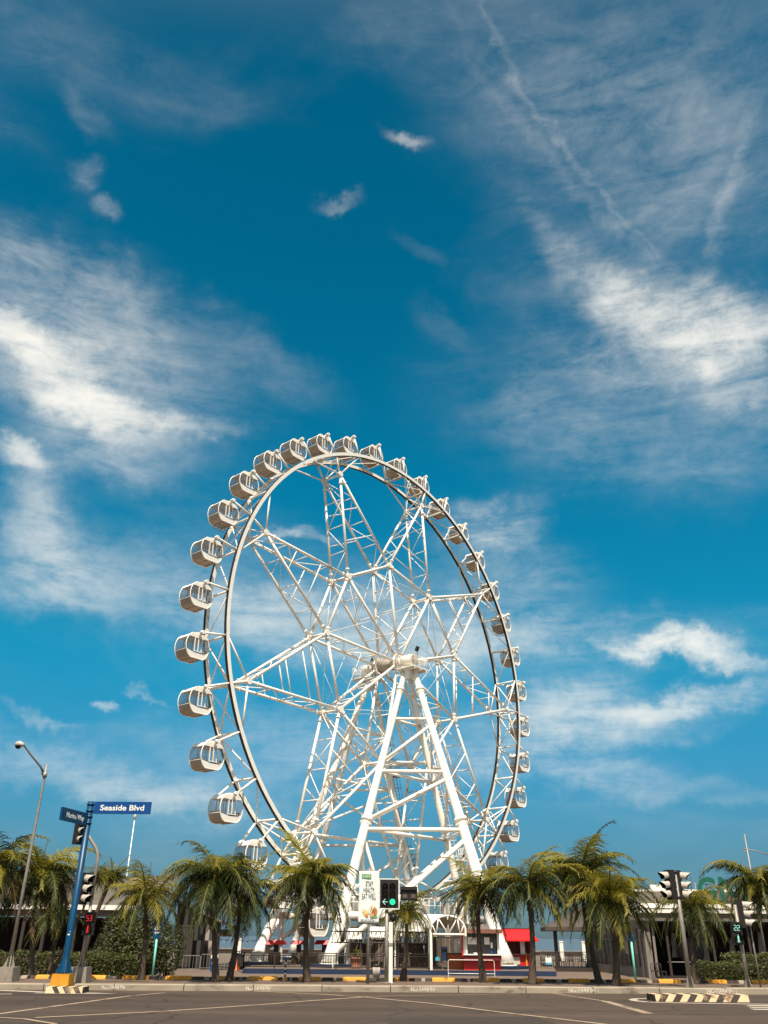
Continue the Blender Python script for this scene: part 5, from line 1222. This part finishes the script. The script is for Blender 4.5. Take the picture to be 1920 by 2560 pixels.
for y0_, t_ in ((-.32, .16),): b.add([(-2.2, y0_, roofz(-2.2)), (xe, y0_, roofz(xe)), (xe, 2.2, roofz(xe)), (-2.2, 2.2, roofz(-2.2)), (-2.2, y0_, roofz(-2.2)+t_), (xe, y0_, roofz(xe)+t_), (xe, 2.2, roofz(xe)+t_), (-2.2, 2.2, roofz(-2.2)+t_)], [(0, 1, 5, 4), (1, 2, 6, 5), (3, 2, 1, 0), (4, 5, 6, 7), (0, 4, 7, 3)])
b.build('roof', ROOFG, ck)
b = MB(); b.box((Xc(560), .3, roofz(xe)-.35), (Xc(577)-Xc(543), .3, .5)); b.build('eave_box', FASC, ck)
b = MB(); dx0, dx1, dz = Xc(453), Xc(482), Zc(2313)
for i in range(7): b.box((dx0+(dx1-dx0)*(i+.5)/7, -.06, dz/2), ((dx1-dx0)/7*.8, .06, dz*.94))
b.box(((dx0+dx1)/2, -.1, dz-.05), (dx1-dx0+.1, .12, .12)); b.build('shutter_door', mat('pale_shutter', (.36, .31, .26), .6, .2, 4), ck)

# ------------------------------------------------------------------ pavilion restaurant with the white roof and green letters
pv = thing('pavilion_restaurant', 'long restaurant with a glazed side, white roof edge and green rooftop letters', 'building', (P(1630, 2440, 63).x, 63, gz_)); ox, oy = pv.location.x, 63
def L2(px, py, Y): p = P(px, py, Y); return Vector((p.x-ox, Y-oy, p.z-gz_))
A, Bq = L2(1632, 2440, 63), L2(1472, 2432, 77); A.z = Bq.z = 0
dirv = (Bq-A).normalized(); LF = (Bq-A).length; Hf = L2(1630, 2302, 63).z
def onf(t, z, off=0): n_ = Vector((dirv.y, -dirv.x, 0)); n_ = n_ if n_.y < 0 else -n_; q = A + dirv*t + n_*off; return Vector((q.x, q.y, z))
ang = math.atan2(dirv.y, dirv.x); RZf = Matrix.Rotation(ang, 3, 'Z')
b = MB(); b.box(onf(LF/2, .25, 0), (LF, .3, .5), 0, RZf); b.box(onf(LF/2, Hf-.15, 0), (LF, .34, .5), 0, RZf)
for t in (.18, .95): b.box(onf(t, Hf/2, .06), (.42, .42, Hf), 0, RZf)
b.build('wall', WALLW, pv)
b = MB(); m_ = 14
for i in range(m_+1): b.box(onf(1.1+(LF-1.1)*i/m_, Hf/2+.1, .03), (.07, .12, Hf-.6), 0, RZf)
for z in (.55, Hf*.66, Hf-.42): b.box(onf(LF/2+.4, z, .035), (LF-.9, .10, .08), 0, RZf)
b.build('window_frame', mat('grey_window_frame', (.15, .13, .115), .5, .2), pv)
rnd = random.Random(4); PM = [mat('brown_pane', (.075, .06, .05), .25, .2), mat('dark_pane', (.035, .03, .028), .2, .2), mat('pale_blind', (.27, .23, .195), .6, .2), mat('tan_blind', (.15, .12, .10), .6, .2)]
b = MB()
for i in range(m_):
    for z0_, z1_ in ((.55, Hf*.4), (Hf*.4, Hf*.66), (Hf*.66, Hf-.42)): b.box(onf(1.1+(LF-1.1)*(i+.5)/m_, (z0_+z1_)/2, 0), ((LF-1.1)/m_*.95, .03, z1_-z0_), rnd.choice((0, 1, 0, 2, 3, 3) if z1_ < Hf*.7 else (0, 3)), RZf)
b.build('window', PM, pv)
# main body to the right of the glazing
xR = L2(2150, 2400, 63).x; x0_ = A.x
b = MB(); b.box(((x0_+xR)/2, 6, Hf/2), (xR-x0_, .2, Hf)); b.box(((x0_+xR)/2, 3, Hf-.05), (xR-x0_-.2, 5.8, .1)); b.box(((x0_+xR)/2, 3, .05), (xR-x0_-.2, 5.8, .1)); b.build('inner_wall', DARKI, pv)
zg0, zg1, zg2 = L2(1800, 2303, 62.6).z, L2(1800, 2283.5, 62.6).z, L2(1800, 2275, 62.6).z
b = MB(); fx0 = L2(1585, 2300, 62.6).x; b.box(((fx0+xR)/2, -.3, (zg0+zg1)/2), (xR-fx0, .24, zg1-zg0))
for i in range(24): b.box((fx0+(xR-fx0)*i/24, -.43, (zg0+zg1)/2), (.03, .03, zg1-zg0))
b.box(((fx0+xR)/2, -.43, (zg0*.45+zg1*.55)), (xR-fx0, .03, .03)); b.build('fascia', mat('grey_tile_fascia', (.145, .12, .10), .8, .12, 1.5), pv)
b = MB(); b.box(((fx0+xR)/2, -.35, (zg1+zg2)/2), (xR-fx0+.3, .5, zg2-zg1)); zq0, zq1 = zg2+.02, L2(1800, 2263, 63).z
n_ = 60
for i in range(n_): b.box((fx0+(xR-fx0)*(i+.5)/n_, .15, (zq0+zq1)/2), ((xR-fx0)/n_*.97, .35, zq1-zq0), rot=Matrix.Rotation(R(-28), 3, 'X'))
b.build('roof_edge', WHITER, pv)
zr0, zr1 = L2(1800, 2263, 63.4).z, L2(1800, 2228, 67).z
b = MB(); xl_ = L2(1560, 2250, 65).x; ribbed(b, xl_, xR, .5, zr0-.1, 5.0, zr1, .30, .07); b.build('roof', mat('weathered_ribbed_roof', (.26, .22, .18), .7, .15, 1.2), pv)
b = MB(); b.box(((xl_+xR)/2, 5.1, zr1+.05), (xR-xl_, .4, .18)); b.box((L2(1650, 2224, 67.5).x, 5.3, zr1+.25), (1.0, .3, .4)); b.build('ridge', WHITER, pv)
# hipped overhang at the far end
e0, e1, e2 = L2(1396, 2327, 84), L2(1470, 2331, 74), L2(1560, 2250, 78)
b = MB(); zE = L2(1440, 2328, 77).z; zA_ = zE + 3.0; cA = Bq + Vector((-.2, .3, 0))
ring = [(cA.x-3.6, cA.y-3.2), (cA.x+4.8, cA.y-5.6), (cA.x+7.5, cA.y+3), (cA.x-2.5, cA.y+5.5)]; apx = (cA.x+2.5, cA.y+.5, zA_)
b.add([(x, y, zE) for x, y in ring] + [(x, y, zE+.28) for x, y in ring] + [apx], [(3, 2, 1, 0)] + [(i, (i+1) % 4, 4+(i+1) % 4, 4+i) for i in range(4)] + [(4+i, 4+(i+1) % 4, 8) for i in range(4)], 0)
b.build('hip_roof', mat('dark_tiled_roof', (.075, .06, .05), .8, .2, 3), pv)
b = MB(); p = L2(1450, 2420, 74); b.box((cA.x-2.7, cA.y-2.4, zE/2), (.26, .26, zE)); b.build('post', DBROWN, pv)
b = MB(); b.box((cA.x-1.2, cA.y-1.6, .1), (6.2, 4.6, .3)); b.build('terrace_floor', DBROWN, pv)
b = MB(); railing(b, [(cA.x-4.2, cA.y-3.8, 0), (cA.x-.1, cA.y-3.8, 0)], .25, 1.1, .16, .018, .04); b.build('terrace_railing', DBROWN, pv)
CURT = mat('grey_curtain', (.16, .14, .125), .9, .2)
# inside the dark front: pale wall piece, black disc, counter, curtains
b = MB(); q0 = L2(1752, 2400, 65); b.box((q0.x, q0.y, 1.9), (1.25, .1, 2.4)); b.build('pale_wall_piece', WALLW, pv)
b = MB(); q = L2(1727, 2378, 64.2); b.lathe([(.001, .1), (.75, .1), (.9, .04), (.9, -.04)], n=28); d_ = b.build('round_wall_disc', DARKM, pv); d_.location = (q.x, q.y, q.z); d_.rotation_euler = (R(90), 0, 0)
for px, h_ in ((1688, 1.5), (1832, 1.2), (1905, 1.6)):
    b = MB(); q = L2(px, 2380, 64.5); b.prism([(q.x-.25, q.y, 1.2), (q.x+.25, q.y, 1.2), (q.x+.12, q.y, 1.2+h_), (q.x-.05, q.y, 1.2+h_)], (0, .05, 0)); b.build('curtain', CURT, pv)
for px in (1640, 1674, 1788, 1880):
    b = MB(); q = L2(px, 2400, 63.2); b.box((q.x, q.y, Hf/2), (.16, .16, Hf)); b.build('post', DBROWN if px != 1640 else WALLW, pv)
b = MB(); q0, q1 = L2(1670, 2412, 63.3), L2(1800, 2412, 63.3); b.box(((q0.x+q1.x)/2, q0.y, .95), (q1.x-q0.x, .06, .05)); b.build('counter_rail', STEEL, pv)
# rooftop letters
LETF = []
for ch, px, py, wpx, hpx in (('G', 1771, 2230, 46, 62), ('N', 1826, 2231, 52, 64), ('E', 1880, 2232, 44, 62)):
    Yv = 64.2; s_ = pxm(px, py, Yv); p = L2(px, py, Yv)
    o = text(ch, 1, 'roof_letter', GREENS, pv, p, (R(90), 0, R(2)), .06, .022); o.data.transform(Matrix.Translation((-sum(v.co.x for v in o.data.vertices)/len(o.data.vertices), 0, 0)))
    o.data.transform(Matrix.Diagonal((wpx*s_/o.dimensions.x, hpx*s_/o.dimensions.y, 1, 1)))
b = MB(); q0, q1 = L2(1745, 2261, 64.5), L2(1915, 2262, 64.5)
for z in (q0.z+.1, q0.z+1.3): b.tube((q0.x, q0.y, z), (q1.x, q1.y, z), .03, n=5)
for i in range(7): x = q0.x+(q1.x-q0.x)*i/6; b.tube((x, q0.y, q0.z-.5), (x, q0.y, q0.z+1.4), .03, n=5)
b.build('letter_rack', STEEL, pv)
# chairs on the terrace
def chair(lo, rz):
    r = thing('terrace_chair', 'dark terrace chair behind the railing under the hipped roof', 'chair', lo, rz, 'terrace chairs'); b = MB(); b.box((0, 0, .45), (.45, .45, .05)); b.build('seat', DBROWN, r)
    b = MB(); b.path([(-.21, .22, .45), (-.2, .27, .85), (0, .29, .95), (.2, .27, .85), (.21, .22, .45)], .025, 5)
    for x in (-.1, 0, .1): b.tube((x, .23, .47), (x, .28, .9), .015, n=4)
    b.build('backrest', DBROWN, r)
    for x in (-.2, .2):
        for y in (-.2, .2): b = MB(); b.tube((x, y, 0), (x, y, .45), .02, n=5); b.build('leg', DBROWN, r)
    return r
for i in range(6): chair((ox + cA.x-3.8+.75*i, oy + cA.y-2.6+.5*(i % 2), gz_+.25), .9*i)
for i, (px, Yv) in enumerate(((1640, 61.5), (1655, 61.0))):
    q = on(px, Yv, 2440); c_ = chair(q, 2.2*i); c_['label'] = 'dark chair standing outside by the white corner pillar'; c_['group'] = 'chairs by the corner pillar'
# lamp post at the right edge
Yp = 48; rl = thing('street_lamp', 'grey lamp post with a short arm rising behind the palm cut by the frame', 'street lamp', on(1925, Yp, 2445)); zb = rl.location.z
b = MB(); zt2 = P(1893, 2085, Yp).z - zb; pole(b, 0, zt2, .06, .035, 10); b.build('pole', STEEL, rl); zarm = P(1905, 2128, Yp).z - zb
b = MB(); b.path([(0, 0, zarm-.1), (-.2, 0, zarm+.1), (.4, 0, zarm+.02), (1.2, 0, zarm-.2)], .03, 6); b.build('lamp_arm', STEEL, rl)

r, h = box_thing('notice_board', 'white and pale blue board hung on the barrier by the red awning kiosk', 'board', 1372, 2391, 2412, 69.6, 1, 1, None, '')
s_ = pxm(1372, 2400, 69.6); b = MB(); b.box((0, 0, h-.28), (15*s_, .04, .4), 0); b.box((0, -.03, h-.46), (15*s_, .04, .14), 1)
for x in (-.15, .15): b.tube((x, .03, 0), (x, .03, h), .02, n=5)
b.build('board_panel', [WHITER, mat('pale_blue_panel', (.10, .36, .50), .6, .1)], r)
